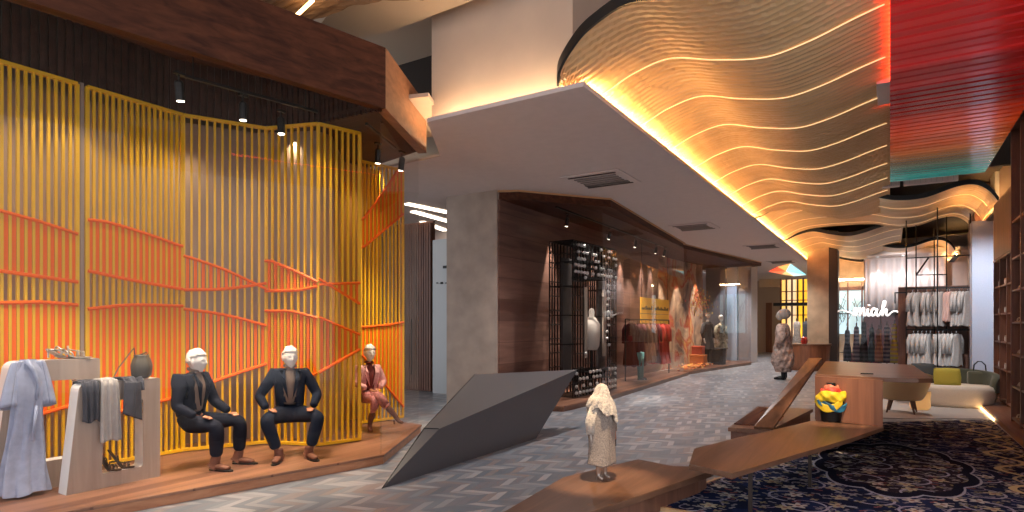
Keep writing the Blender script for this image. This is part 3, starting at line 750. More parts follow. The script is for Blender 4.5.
# ---------------------------------------------------------------- white trapezoid frames
def frame(label, X, y0, y1, yt0, yt1, H, oy0, oy1, oz0, oz1, th=.17, r=.07, z=.11):
    t = thing('trapezoid_stand', label, 'display stand', (X, (y0+y1)/2, z))
    def rounded(pts, rr):
        out = []; n = len(pts)
        for i in range(n):
            p = Vector(pts[i]); a = Vector(pts[i-1]); b2 = Vector(pts[(i+1) % n]); rad = rr[i]
            if rad == 0: out.append(p); continue
            u = (a-p).normalized()*rad; v = (b2-p).normalized()*rad
            for k in range(7):
                s = k/6; out.append((p+u)*(1-s)**2+p*2*s*(1-s)+(p+v)*s*s)
        return out
    outer = rounded([(y0, z), (yt0, z+H), (yt1, z+H), (y1, z)], [0, r, r*.3, 0])
    def resample(pts, n):
        pts = pts+[pts[0]]; ls = [0]
        for a, b2 in zip(pts[:-1], pts[1:]): ls.append(ls[-1]+(b2-a).length)
        out = []
        for i in range(n):
            d = ls[-1]*i/n; k = max(j for j in range(len(ls)-1) if ls[j] <= d+1e-9); s = (d-ls[k])/max(1e-9, ls[k+1]-ls[k]); out.append(pts[k]*(1-s)+pts[k+1]*s)
        return out
    inner = rounded([(oy0, oz0), (oy0+.02, oz1), (oy1, oz1), (oy1, oz0)], [.03, .05, .05, .03])
    # ring by angle matching
    c = Vector(((oy0+oy1)/2, (oz0+oz1)/2)); N = 96
    def hit(poly, ang):
        d = Vector((math.cos(ang), math.sin(ang))); best = None
        for i in range(len(poly)):
            a = poly[i]; b2 = poly[(i+1) % len(poly)]; e = b2-a; den = d.x*e.y-d.y*e.x
            if abs(den) < 1e-9: continue
            w = a-c; s = (w.x*e.y-w.y*e.x)/den; u = (w.x*d.y-w.y*d.x)/den
            if s > 0 and -1e-6 <= u <= 1+1e-6 and (best is None or s < best): best = s
        return c+d*best
    angs = sorted(set([2*PI*i/N for i in range(N)]+[math.atan2(p.y-c.y, p.x-c.x) % (2*PI) for p in outer+inner]))
    O = [hit(outer, a) for a in angs]; I = [hit(inner, a) for a in angs]; n = len(angs)
    sm = MB(); wv = MB()
    f0 = [(X, p.x, p.y) for p in O]+[(X, p.x, p.y) for p in I]
    wv.add(f0, [(i, (i+1) % n, n+(i+1) % n, n+i) for i in range(n)])
    wv.build('oak_face', M['frameface'], t, solid=.006)
    xb = X-th; x1 = X-.006
    body = MB()
    body.add([(x1, p.x, p.y) for p in O]+[(x1, p.x, p.y) for p in I]+[(xb, p.x, p.y) for p in O]+[(xb, p.x, p.y) for p in I],
      [(i, (i+1) % n, n+(i+1) % n, n+i) for i in range(n)]+[(2*n+i, 3*n+i, 3*n+(i+1) % n, 2*n+(i+1) % n) for i in range(n)]
      + [(i, 2*n+i, 2*n+(i+1) % n, (i+1) % n) for i in range(n)]+[(n+i, n+(i+1) % n, 3*n+(i+1) % n, 3*n+i) for i in range(n)])
    body.build('white_shell', M['white'], t)
    return t
frame('taller white trapezoid frame with oak face, under the silver sandals', -6.5, 2.02, 2.86, 2.15, 2.86, 1.17, 2.33, 2.69, .36, 1.09, th=.16, r=.08)
frame('shorter white trapezoid frame with oak face, with garments draped on top', -6.1, 2.42, 3.22, 2.52, 3.22, .97, 2.70, 3.06, .24, .90, th=.16)
# ---------------------------------------------------------------- cloth helpers
def cloth_strip(name, mat_, path, w0, w1, folds, parent=None, amp=.014, rows=46, cols=38, hem=0, solid=.006, sidex=(0, 1, 0), seed=0, label=None, cat=None, group=None):
    """cloth following path [(point)], spread along sidex with widths w0..w1, soft lengthwise folds"""
    path = [Vector(p) for p in path]; rnd = random.Random(seed); ph = [rnd.uniform(0, 6) for _ in range(5)]
    ls = [0]
    for a, b_ in zip(path[:-1], path[1:]): ls.append(ls[-1]+(b_-a).length)
    sx = Vector(sidex).normalized()
    def fn(u, v):
        d = ls[-1]*u; k = 0
        while k < len(ls)-2 and ls[k+1] < d: k += 1
        s = (d-ls[k])/max(1e-9, ls[k+1]-ls[k]); p = path[k].lerp(path[k+1], s); dr = (path[k+1]-path[k]).normalized()
        n = sx.cross(dr).normalized(); w = w0+(w1-w0)*u
        off = amp*(math.sin(folds*2*PI*v+ph[0]+u*1.3)+.5*math.sin(folds*3.7*PI*v+ph[1]-u*2))*(.35+u)
        return p+sx*((v-.5)*w*(1+.04*math.sin(u*7+ph[2])))+n*off+Vector((0, 0, hem*math.sin(v*9+ph[3])*(1 if u > .95 else 0)))
    m = MB(); m.grid(fn, rows, cols)
    o = m.build(name, mat_, parent, smooth=True, solid=solid)
    if label: tag(o, label, cat, group)
    return o
# pale blue dress hanging over the taller frame
dr = thing('hanging_dress', 'pale blue short sleeved long dress hanging over the taller white frame', 'dress', (-6.36, 2.27, .13))
def dress(u, v):
    z = 1.30-1.16*u; a = 2*PI*v
    w = interp([(0, .06), (.05, .10), (.12, .125), (.35, .11), (.5, .115), (1, .17)], u); dth = interp([(0, .03), (.1, .055), (.5, .05), (1, .085)], u)
    f = 1+.16*math.sin(a*7+u*3)*min(1, u*1.6)+.07*math.sin(a*13-u*5)*u
    yc = 2.235-.02*u
    return (-6.37+dth*math.cos(a)*f+.02*math.sin(u*6), yc+w*math.sin(a)*f, z+.012*math.sin(a*3)*u)
m = MB(); m.grid(dress, 60, 90); m.build('dress_body', M['bluecloth'], dr, smooth=True)
for s in (-1, 1):
    m = MB()
    def slv(u, v, s=s):
        a = 2*PI*v; c = Vector((-6.36, 2.235+s*(.08+.055*u), 1.27-.26*u-.12*u*u)); r = .045+.03*u
        return (c.x+r*.7*math.cos(a)*(1+.1*math.sin(a*4)), c.y+r*math.sin(a), c.z+.02*math.cos(a))
    m.grid(slv, 16, 24); m.build('sleeve', M['bluecloth'], dr, smooth=True, solid=.006)
m = MB()
m.tube([(-6.31, 2.20, 1.30), (-6.29, 2.25, 1.2), (-6.30, 2.29, 1.08), (-6.29, 2.27, .95)], [.02, .018, .016, .01], 8); m.build('neck_placket', M['bluecloth'], dr, smooth=True)
m = MB(); m.tube([(-6.29, 2.27, .90), (-6.28, 2.25, .74), (-6.285, 2.24, .6)], [.013, .012, .014], 8); m.build('waist_tie', M['bluecloth'], dr, smooth=True)
# silver sandals on the taller frame
def sandal(name, label, loc, rz, mat_, group, s=1.0, heel=.0):
    t = thing(name, label, 'sandal', loc, rz, group)
    m = MB()
    def sole(u, v):
        x = (-.13+.26*u)*s; w = (.035+.012*math.sin(u*PI)-.008*(1-u))*s*(1 if 0.02 < u < .98 else .5)
        return (x, (v-.5)*2*w, (.006+heel*max(0, (.55-u))*1.6)*s)
    m.grid(sole, 14, 6); m.build('sole', mat_, t, world=False, solid=.012)
    m = MB()
    for x, h in ((.07, .045), (.03, .055), (-.04, .07)):
        pts = [(x*s, .04*s*math.cos(a), h*s*math.sin(a)+.008+heel*max(0, (.5-(x+.13)/.26))*1.6*s) for a in [PI*i/8 for i in range(9)]]
        m.tube(pts, .007*s, 6)
    pts = [(-.09*s+.03*math.cos(a)*s, .035*s*math.sin(a), .075*s) for a in [2*PI*i/12 for i in range(12)]]
    m.tube(pts, .006*s, 6, closed=True); m.tube([(-.12*s, 0, .01), (-.12*s, 0, .075*s)], .008*s, 6); m.tube([(.07*s, 0, .045*s), (-.04*s, 0, .075*s)], .006*s, 6)
    m.build('straps', mat_, t, world=False)
    return t
sandal('sandal', 'silver strappy sandal at the front on the taller white frame', (-6.56, 2.66, 1.29), math.radians(75), M['silver'], 'pair of silver sandals', 1.1, .09)
sandal('sandal', 'silver strappy sandal behind its twin on the taller white frame', (-6.60, 2.58, 1.29), math.radians(110), M['silver'], 'pair of silver sandals', 1.1, .09)
sandal('sandal', 'dark brown strappy sandal on the left inside the shorter frame opening', (-6.17, 2.79, .25), math.radians(40), M['sandal'], 'pair of dark sandals', .8, .25)
sandal('sandal', 'dark brown strappy sandal on the right inside the shorter frame opening', (-6.17, 2.90, .25), math.radians(55), M['sandal'], 'pair of dark sandals', .8, .25)
# garments draped over the shorter frame (top at z 1.08)
def drape(name, mat_, yc, w, lf, lb, folds, seed, label, cat, x0=-6.1):
    z = 1.088+.004*seed
    path = [(x0-.20, yc, z-lb), (x0-.195, yc, z-.05), (x0-.17, yc, z), (x0-.08, yc, z+.008), (x0+.005, yc, z), (x0+.03, yc, z-.04), (x0+.04, yc, z-lf*.5), (x0+.045, yc, z-lf)]
    return cloth_strip(name, mat_, path, w*.8, w, folds, seed=seed, label=label, cat=cat, hem=.01, amp=.009)
drape('draped_jacket', M['darkcloth'], 2.60, .15, .36, .15, 3, 1, 'dark grey garment draped at the left end of the shorter white frame', 'jacket')
drape('draped_sweater', M['greycloth'], 2.75, .17, .56, .2, 3, 3, 'light grey long garment hanging down the middle of the shorter white frame', 'sweater', x0=-6.085)
jt = thing('draped_trousers', 'dark denim trousers with hanging cuff draped on the shorter white frame', 'trousers', (-6.06, 2.93, .9))
cloth_strip('waist', M['darkcloth'], [(-6.30, 2.95, 1.0), (-6.28, 2.95, 1.09), (-6.09, 2.95, 1.10), (-6.05, 2.95, 1.06), (-6.04, 2.95, .98)], .2, .18, 2, jt, seed=5)
def leg_(u, v):
    a = 2*PI*v; c = Vector((-6.03+.02*u, 2.93-.01*u, 1.07-.33*u)); r = .062+.012*u
    return (c.x+r*.55*math.cos(a)*(1+.15*math.sin(3*a+u*4)), c.y+r*math.sin(a)*1.15, c.z-.04*u*math.sin(a))
m = MB(); m.grid(leg_, 24, 28); m.build('trouser_leg', M['darkcloth'], jt, smooth=True, solid=.006)
# leather pouch bag on top right of the shorter frame
bg = thing('leather_bag', 'olive leather bucket bag with thin strap on the right of the shorter white frame', 'bag', (-6.17, 3.08, 1.08))
m = MB(); m.lathe([(.05, 0), (.075, .03), (.082, .12), (.07, .18), (.055, .21), (.06, .225)], (-6.17, 3.08, 1.085), 24, fold=.07, nf=6, sy=1.1); m.build('bag_body', M['khaki'], bg, smooth=True)
m = MB(); m.lathe([(.045, 0), (.03, -.03)], (-6.17, 3.08, 1.312), 20); m.build('bag_mouth', M['black'], bg)
m = MB(); m.tube([(-6.17, 3.02, 1.3), (-6.15, 3.0, 1.38), (-6.15, 2.97, 1.34), (-6.12, 2.85, 1.2), (-6.1, 2.80, 1.12)], .005, 6); m.tube([(-6.17, 3.04, 1.30), (-6.12, 3.1, 1.335), (-6.16, 3.14, 1.3)], .006, 6); m.build('strap', M['khaki'], bg)
# ================================================================ figures
def head_mesh(c, yaw=0, s=1.0, pitch=0):
    """sculpted head, face towards +x before yaw; c = centre; height about .235*s"""
    bm = bmesh.new(); bmesh.ops.create_uvsphere(bm, u_segments=32, v_segments=22, radius=1)
    for v in bm.verts:
        x, y, z = v.co
        X = x*.098; Y = y*.076; Z = z*.118
        if z < -.05:
            k = (-z-.05); Y *= 1-.32*k; X = X*(1-.10*k) if x > 0 else X*(1-.45*k)
        if x > .5 and abs(y) < .8: X *= .95
        if x > .3:                       # eye hollows, brow, cheeks
            e = math.exp(-((abs(y)-.38)/.16)**2-((z-.03)/.10)**2); X -= .013*e
            e = math.exp(-((abs(y)-.34)/.25)**2-((z-.20)/.08)**2); X += .006*e
            e = math.exp(-(y/.12)**2-((z+.10)/.17)**2); X += .012*e
            e = math.exp(-(y/.15)**2-((z+.20)/.09)**2); X += .016*e
            e = math.exp(-(y/.3)**2-((z+.47)/.05)**2); X += .006*e
            e = math.exp(-(y/.3)**2-((z+.60)/.05)**2); X += .006*e
            e = math.exp(-(y/.28)**2-((z+.88)/.12)**2); X += .016*e
        v.co = (X, Y, Z)
    for sy in (-1, 1):                   # ears
        r = bmesh.ops.create_uvsphere(bm, u_segments=10, v_segments=8, radius=1)
        for v in r['verts']: v.co = Vector((v.co.x*.018-.008, sy*.076+v.co.y*.009, v.co.z*.032-.004))
    R = Matrix.Translation(Vector(c)) @ Matrix.Rotation(yaw, 4, 'Z') @ Matrix.Rotation(pitch, 4, 'Y') @ Matrix.Scale(s, 4)
    bm.transform(R); me = bpy.data.meshes.new('head'); bm.to_mesh(me); bm.free(); return me
def hair_mesh(c, yaw=0, s=1.0):
    bm = bmesh.new(); bmesh.ops.create_uvsphere(bm, u_segments=30, v_segments=20, radius=1)
    for v in bm.verts:
        x, y, z = v.co; w = 1+.03*math.sin(9*y+4*x)+.02*math.sin(17*x+5*z)
        v.co = Vector((x*.106*w-.006, y*.083*w, z*.122*w+.008))
    bmesh.ops.delete(bm, geom=[f for f in bm.faces if (lambda q: q.z < .045+(-.06 if q.x < -.02 else 0)+max(0, q.x)*.25)(f.calc_center_median())], context='FACES')
    R = Matrix.Translation(Vector(c)) @ Matrix.Rotation(yaw, 4, 'Z') @ Matrix.Scale(s, 4)
    bm.transform(R); me = bpy.data.meshes.new('hair'); bm.to_mesh(me); bm.free(); return me
def hand_nodes(nodes, edges, wrist_i, wp, d, up, s=1.0, side=1, curl=.5):
    """palm and five fingers; d = direction of fingers, up = back of the hand"""
    d = Vector(d).normalized(); up = Vector(up); up = (up-d*up.dot(d)).normalized(); sd = d.cross(up)*side
    wp = Vector(wp); p1 = wp+d*.045*s; nodes.append((p1, (.030*s, .015*s))); i1 = len(nodes)-1; edges.append((wrist_i, i1))
    for k in range(4):
        o = (k-1.5)*.018*s; L = (.062, .074, .070, .055)[k]*s
        b0 = wp+d*.085*s+sd*o; b1 = b0+d*L*.55-up*.012*curl*s; b2 = b1+d*L*.40-up*.03*curl*s
        for p, r in ((b0, .010*s), (b1, .0085*s), (b2, .0075*s)): nodes.append((p, r))
        n = len(nodes); edges += [(i1, n-3), (n-3, n-2), (n-2, n-1)]
    b0 = wp+d*.035*s-sd*.032*s; b1 = b0+d*.035*s-sd*.014*s; b2 = b1+d*.025*s
    for p, r in ((b0, .011*s), (b1, .010*s), (b2, .008*s)): nodes.append((p, r))
    n = len(nodes); edges += [(i1, n-3), (n-3, n-2), (n-2, n-1)]
def seated(label, loc, rz, K, jacket, shirt, trousers, shoes, woman=False, headyaw=0, group=None):
    """K = joints in the figure's own frame (x forward, y left, z up from the platform)"""
    t = thing('mannequin', label, 'mannequin', loc, rz, group)
    S = .88 if woman else 1.0
    V = {k: Vector(v) for k, v in K.items()}
    nodes = []; edges = []; idx = {}
    def N(k, r, p=None): nodes.append((V[k] if p is None else p, r)); idx[k] = len(nodes)-1; return idx[k]
    N('hip', (.15*S, .11*S)); N('waist', (.125*S, .095*S)); N('chest', (.155*S, .105*S)); N('neckb', .055*S); N('neck', .05*S); N('headb', .05)
    for a, b_ in (('hip', 'waist'), ('waist', 'chest'), ('chest', 'neckb'), ('neckb', 'neck'), ('neck', 'headb')): edges.append((idx[a], idx[b_]))
    for s in 'LR':
        N('sh'+s, .058*S); N('el'+s, .042*S); N('wr'+s, .027*S); N('th'+s, .085*S); N('kn'+s, .062*S); N('an'+s, .042*S); N('to'+s, .035)
        edges += [(idx['chest'], idx['sh'+s]), (idx['sh'+s], idx['el'+s]), (idx['el'+s], idx['wr'+s]), (idx['hip'], idx['th'+s]), (idx['th'+s], idx['kn'+s]), (idx['kn'+s], idx['an'+s]), (idx['an'+s], idx['to'+s])]
        d = V['ha'+s]-V['wr'+s]; hand_nodes(nodes, edges, idx['wr'+s], V['wr'+s], d, (0, 0, 1), 1.0 if not woman else .85, -1 if s == 'L' else 1)
    me = skin(nodes, edges, levels=2)
    hd = head_mesh(V['head'], headyaw, 1.06*(1 if not woman else .95))
    body = remeshed(join_mesh([me, hd]), .0075)
    o = mesh_obj(body, 'body', [M['tan'], M['whitegloss']], t)
    zc = V['neckb'].z+.005
    for p in body.polygons: p.material_index = 1 if p.center.z > zc else 0
    if woman:
        for p in body.polygons:
            if p.center.z < .3: p.material_index = 0
    mesh_obj(hair_mesh(V['head'], headyaw, 1.08*(1 if not woman else .95)), 'hair', M['whitegloss'], t, solid=.008)
    # shirt
    sn = [(V['waist']-Vector((0, 0, .08)), (.135*S, .105*S)), (V['waist'], (.13*S, .105*S)), (V['chest'], (.165*S, .118*S)), (V['neckb']-Vector((0, 0, .035)), .075*S), (V['neckb']+Vector((0, 0, .02)), .062*S)]
    mesh_obj(skin(sn, [(0, 1), (1, 2), (2, 3), (3, 4)], levels=2), 'shirt', shirt, t)
    cm = MB(); cc = V['neckb']+Vector((0, 0, .03))
    cm.tube([(cc.x+.066*S*math.cos(a), cc.y+.062*S*math.sin(a), cc.z+.012*math.cos(a)*-1) for a in [2*PI*i/16 for i in range(16)]], .013, 8, closed=True); cm.build('shirt_collar', shirt, t, world=False, smooth=True)
    # jacket
    jn = []; je = []; ji = {}
    def J(k, p, r): jn.append((p, r)); ji[k] = len(jn)-1
    hem = V['waist']*.25+V['hip']*.75+Vector((-.02, 0, -.05))
    J('hem', hem, (.185*S, .145*S)); J('w', V['waist'], (.16*S, .125*S)); J('c', V['chest'], (.19*S, .135*S)); J('n', V['neckb']-Vector((.01, 0, .02)), (.085*S, .075*S))
    je += [(0, 1), (1, 2), (2, 3)]
    for s in 'LR':
        J('s'+s, V['sh'+s], .075*S); J('e'+s, V['el'+s], .062*S); wq = V['el'+s].lerp(V['wr'+s], .93); J('m'+s, V['el'+s].lerp(V['wr'+s], .5), .052*S); J('k'+s, wq, .044*S)
        je += [(ji['c'], ji['s'+s]), (ji['s'+s], ji['e'+s]), (ji['e'+s], ji['m'+s]), (ji['m'+s], ji['k'+s])]
    jm = skin(jn, je, levels=2)
    zt = V['neckb'].z; zb = V['waist'].z-.03
    def keep(c):
        ax = V['waist'].lerp(V['neckb'], max(0, min(1, (c.z-V['waist'].z)/(zt-V['waist'].z))))
        if c.z > zt+.0: return False
        if c.x > ax.x+.05 and c.z > hem.z-.02:
            w = .028+.072*max(0, (c.z-zb))/(zt-zb) if c.z > zb else .028+.25*(zb-c.z)
            if abs(c.y-ax.y) < w: return False
        if c.z < hem.z-.085 and abs(c.y) < .24 and c.x < .2 and c.x > -.3: return False
        return True
    jo = mesh_obj(cut(jm, keep), 'jacket', jacket, t, solid=.012)
    # lapels
    for s in (-1, 1):
        L = MB(); n_ = V['neckb']; w_ = V['waist']
        fx = V['chest'].x+.140*S
        pts = [(n_.x+.03, n_.y+s*.062, n_.z+.005), (fx-.01, V['chest'].y+s*.095, V['chest'].z+.05), (fx+.002, V['chest'].y+s*.105, V['chest'].z-.0), (w_.x+.135*S, w_.y+s*.022, w_.z-.0), (fx+.004, V['chest'].y+s*.052, V['chest'].z+.01)]
        L.poly(pts if s > 0 else pts[::-1]); L.build('lapel', jacket, t, world=False, solid=.014)
    # trousers
    tn = [(V['waist']-Vector((0, 0, .06)), (.145*S, .115*S)), (V['hip'], (.175*S, .125*S))]; te = [(0, 1)]
    for s in 'LR':
        b0 = len(tn); tn += [(V['th'+s], .105*S), (V['th'+s].lerp(V['kn'+s], .6), .09*S), (V['kn'+s], .082*S), (V['kn'+s].lerp(V['an'+s], .5), .072*S), (V['kn'+s].lerp(V['an'+s], .86 if not woman else .35), .062*S)]
        te += [(1, b0)]+[(b0+i, b0+i+1) for i in range(4)]
    mesh_obj(skin(tn, te, levels=2, root=1), 'trousers' if not woman else 'skirt', trousers, t)
    # shoes
    for s in 'LR':
        a = V['an'+s]; b_ = V['to'+s]; d = (b_-a); d.z = 0; d.normalize(); f = Vector((a.x, a.y, 0))
        if not woman:
            sn = [(a+Vector((0, 0, .07)), .052), (a+Vector((0, 0, .0)), .052), (f-d*.02+Vector((0, 0, .045)), (.046, .042)), (f+d*.09+Vector((0, 0, .038)), (.045, .032)), (f+d*.17+Vector((0, 0, .030)), (.036, .022))]
            mesh_obj(skin(sn, [(0, 1), (1, 2), (2, 3), (3, 4)], levels=2, root=1), 'boot', shoes, t)
            m = MB(); e = Vector((-d.y, d.x, 0))
            m.prism([tuple((f+d*x+e*y)[:2]) for x, y in ((-.06, -.032), (-.07, 0), (-.06, .032), (.04, .038), (.13, .046), (.19, .03), (.21, 0), (.19, -.03), (.13, -.046), (.04, -.038))], 0.0, .014); m.build('sole', M['black'], t, world=False)
        else:
            g = a.z-.08
            sn = [(a.lerp(V['kn'+s], .55), .05), (a+Vector((0, 0, .02)), .036), (a+d*.05-Vector((0, 0, .045)), (.034, .026)), (b_, (.03, .018))]
            mesh_obj(skin(sn, [(0, 1), (1, 2), (2, 3)], levels=2, root=1), 'boot', shoes, t)
            hh = MB(); q = a-d*.03-Vector((0, 0, .035)); q2 = q-Vector((0, 0, .055)); q2.z = max(q2.z, 0.0); hh.tube([q, q2], [.016, .008], 8); hh.build('heel', shoes, t, world=False)
    return t
K1 = dict(hip=(0, 0, .47), waist=(.0, 0, .64), chest=(.03, 0, .86), neckb=(.05, 0, .99), neck=(.06, 0, 1.01), headb=(.07, 0, 1.04), head=(.08, 0, 1.105),
  shL=(.03, .165, .93), elL=(.10, .235, .66), wrL=(.33, .19, .555), haL=(.45, .13, .545),
  shR=(.03, -.165, .93), elR=(.03, -.24, .65), wrR=(.24, -.20, .555), haR=(.36, -.16, .55),
  thL=(.06, .10, .46), knL=(.47, .17, .475), anL=(.44, .19, .08), toL=(.60, .21, .035),
  thR=(.06, -.10, .46), knR=(.42, -.13, .455), anR=(.40, -.12, .08), toR=(.56, -.13, .035))
seated('seated mannequin in dark navy suit and brown boots nearest the white frames', (-6.28, 3.63, .11), math.radians(20), K1, M['navy'], M['shirt'], M['navy'], M['suede'], headyaw=.15, group=None)
K2 = dict(K1); K2.update(shL=(.03, .17, .93), elL=(.08, .30, .68), wrL=(.27, .235, .555), haL=(.38, .20, .55),
  shR=(.03, -.17, .93), elR=(.06, -.33, .68), wrR=(.24, -.25, .555), haR=(.33, -.18, .55),
  thL=(.06, .11, .46), knL=(.40, .29, .47), anL=(.40, .19, .08), toL=(.55, .25, .035),
  thR=(.06, -.11, .46), knR=(.40, -.26, .46), anR=(.42, -.13, .08), toR=(.56, -.17, .035), head=(.08, 0, 1.115))
seated('seated mannequin in navy blazer with hands on wide apart knees, middle of the display', (-5.92, 4.60, .11), math.radians(-36), K2, M['navy2'], M['shirt'], M['navy2'], M['suede'], headyaw=.25)
K3 = dict(hip=(0, 0, .47), waist=(.0, 0, .62), chest=(.02, 0, .80), neckb=(.035, 0, .925), neck=(.045, 0, .97), headb=(.055, 0, 1.02), head=(.065, 0, 1.085),
  shL=(.02, .14, .865), elL=(.06, .21, .66), wrL=(.24, .08, .60), haL=(.33, .0, .58),
  shR=(.02, -.14, .865), elR=(.05, -.21, .66), wrR=(.24, -.10, .60), haR=(.33, -.04, .575),
  thL=(.05, .08, .46), knL=(.43, .0, .50), anL=(.52, .21, .20), toL=(.63, .27, .14),
  thR=(.05, -.08, .46), knR=(.42, -.04, .46), anR=(.30, -.09, .09), toR=(.42, -.11, .03))
seated('seated mannequin in pink coat with crossed legs at the right end of the display', (-6.38, 6.30, .11), math.radians(-25), K3, M['pink'], M['burgundy'], mat('rose_print_wool', (.50, .20, .20), .9, noise=.4, nscale=30), M['suede'], woman=True, headyaw=.0)
# pink scarf on her
# ================================================================ faceted charcoal sculpture desk
A = Vector((at(382, 488.5, 0).x, at(382, 488.5, 0).y, 0)); B = at(536, 438.5, 0)
C_ = Vector((-4.16, 8.6, .90)); Ee = Vector((-5.28, 7.40, .86)); Fv = at(439, 429, .36); G = at(424, 428.5, .36)
def ray_plane(px, py, p0, n):
    r = (px-512)/F; o = Vector((0, 0, CH)); d = Vector((-st+ct*r, ct+st*r, (HY-py)/F)); return o+d*((p0-o).dot(n)/d.dot(n))
Fv = ray_plane(439, 429, A, (B-A).cross(C_-A)); G = ray_plane(424, 428.5, Fv, (C_-Fv).cross(Ee-Fv))
B2 = Vector((-4.75, 7.9, 0)); A2 = Vector((-4.9, 5.9, 0))
sc_ = thing('faceted_desk', 'dark grey faceted desk like a cut stone on the tiled mall floor', 'desk', ((A.x+B.x)/2, (A.y+B.y)/2, 0))
def solid_poly(name, mats, parent, faces, mi):
    m = MB()
    for f, i in zip(faces, mi): m.poly(f, i)
    return m.build(name, mats, parent)
body = [[A, B, C_, Fv], [B, B2, C_], [A, Fv, G], [A, G, A2], [G, Ee, A2], [Ee, B2, A2], [Ee, C_, B2], [A, A2, B2, B], [Fv, C_, Ee, G]]
o = solid_poly('desk_body', [M['charcoal'], M['charcoal_top']], sc_, body, [0, 0, 1, 0, 0, 0, 0, 0, 1])
m = MB(); m.obox(G+Vector((0, 0, .004)), Fv+Vector((0, 0, .004)), .012, .008); m.build('seam', M['black'], sc_)
m = MB(); m.tube([A, G, Ee], .006, 6); m.build('edge_trim', M['black'], sc_)
# ================================================================ rug
rug = [(-1.81, 5.15), (-2.0, 3.2), (1.55, 3.2), (1.5, 12.75), (-.35, 11.35), (-1.2, 8.6), (-1.40, 6.75)]
rug = [(-1.80, 5.12), (1.50, 5.12), (1.42, 12.75), (-.3, 11.35), (-1.1, 9.3), (-1.38, 6.75)]
rt = thing('rug', 'large navy floral rug with cream and gold scrolls in front of the wooden counter', 'rug', (0, 8.2, 0))
MB().prism(rug, .012, .028).build('pile', M['rug'], rt)
e2 = MB(); e2.prism([(-1.84, 5.08), (1.52, 5.08), (1.44, 12.79), (-.33, 11.38), (-1.14, 9.3), (-1.42, 6.75)], .0, .012)
e2.obox((-1.83, 5.10, .018), (1.5, 5.10, .018), .035, .03); e2.obox((-1.83, 5.10, .018), (-1.40, 6.75, .018), .03, .026)
e2.build('oak_edge', M['rugfringe'], rt)
# ================================================================ low plinth with the small fur figure
pl = [at(504.7, 511, .22), at(563, 477, .22), at(638, 459, .22), at(673.5, 466, .22), at(711, 471.5, .22), at(594, 511, .22)]
plp = [(v.x, v.y) for v in pl]; plp = [plp[0], plp[1], plp[2], plp[3], (plp[4][0]+.02, plp[4][1]+.25), plp[4], plp[5], (-2.15, 3.0), (-2.75, 3.0)]
t = thing('display_plinth', 'low angular walnut plinth carrying the small figure in the fur cape', 'plinth', (-2.1, 4.6, 0))
MB().prism(plp, .165, .22).build('top', M['walnut'], t, bevel=.006)
cx = sum(p[0] for p in plp)/len(plp); cy = sum(p[1] for p in plp)/len(plp)
MB().prism([(cx+(p[0]-cx)*.86, cy+(p[1]-cy)*.90) for p in plp], 0, .165).build('recessed_base', M['shelfwood'], t)
# figure
fg = at(602, 480, .22)
ff = thing('mannequin', 'small mannequin in cream fur hood and tweed coat on the low walnut plinth', 'mannequin', fg, math.radians(-20)); ff.scale = (1.0, 1.0, 1.05)
nodes = [((0, 0, .36), (.075, .06)), ((0, 0, .48), (.07, .055)), ((0, 0, .60), (.075, .06)), ((0, 0, .68), .032), ((0.005, 0, .75), (.045, .042))]
edges = [(0, 1), (1, 2), (2, 3), (3, 4)]
for s in (-1, 1):
    b0 = len(nodes); nodes += [((0, s*.05, .30), .042), ((.0, s*.045, .17), .030), ((-.005, s*.04, .045), .019), ((.055, s*.045, .018), (.016, .012))]; edges += [(0, b0), (b0, b0+1), (b0+1, b0+2), (b0+2, b0+3)]
    b0 = len(nodes); nodes += [((0, s*.09, .61), .03), ((-.01, s*.125, .48), .024), ((.0, s*.135, .36), .017)]; edges += [(2, b0), (b0, b0+1), (b0+1, b0+2)]
    hand_nodes(nodes, edges, b0+2, (0, s*.135, .36), (0.1, 0, -1), (0, s, 0), .45, s)
mesh_obj(skin(nodes, edges, levels=2), 'body', M['metalwarm'], ff)
def coat(u, v):
    a = 2*PI*v; z = .66-.52*u
    w = interp([(0, .06), (.12, .125), (.4, .14), (.8, .135), (1, .145)], u); d = interp([(0, .05), (.15, .085), (.5, .095), (1, .11)], u)
    f = 1+.035*math.sin(a*5+u*4)
    return (d*math.cos(a)*f-.005, w*math.sin(a)*f, z+.008*math.sin(a*3)*(u > .9))
m = MB(); m.grid(coat, 40, 56); m.build('coat', M['coatwool'], ff, world=False, smooth=True, solid=.008)
m = MB(); m.tube([(-.106+.0, .02, .60), (-.118, .01, .40), (-.125, .015, .15)], .004, 5); m.build('coat_seam', mat('dark_coat_seam', (.2, .16, .13), .9), ff, world=False)  # thin seam line, darker than the tweed
for s in (-1, 1):
    m = MB(); m.tube([(0, s*.09, .62), (-.01, s*.135, .50), (.0, s*.145, .40)], [.05, .048, .036], 12); m.build('sleeve', M['coatwool'] if s > 0 else M['fur'], ff, world=False, smooth=True)
def cape(u, v):
    a = 2*PI*v; z = .82-.27*u-.10*math.sin(a)*max(0, u-.3)
    w = interp([(0, .008), (.06, .04), (.2, .058), (.38, .08), (.55, .125), (.8, .140), (1, .145)], u); d = interp([(0, .008), (.06, .04), (.2, .065), (.4, .08), (.7, .11), (1, .125)], u)
    f = 1+.06*math.sin(a*9+u*7)*u+.03*math.sin(a*21+u*15)+.02*math.sin(a*33-u*40)
    return (d*math.cos(a)*f-.005, w*math.sin(a)*f, z+.02*math.sin(a*6+1)*u)
m = MB(); m.grid(cape, 60, 110); m.build('fur_cape', M['fur'], ff, world=False, smooth=True, solid=.008)
m = MB()
def lapel(u, v):
    return (-.125+.01*math.sin(v*9), -.09+.10*v+.012*math.sin(u*9), .56-.42*u*(1-.15*v))
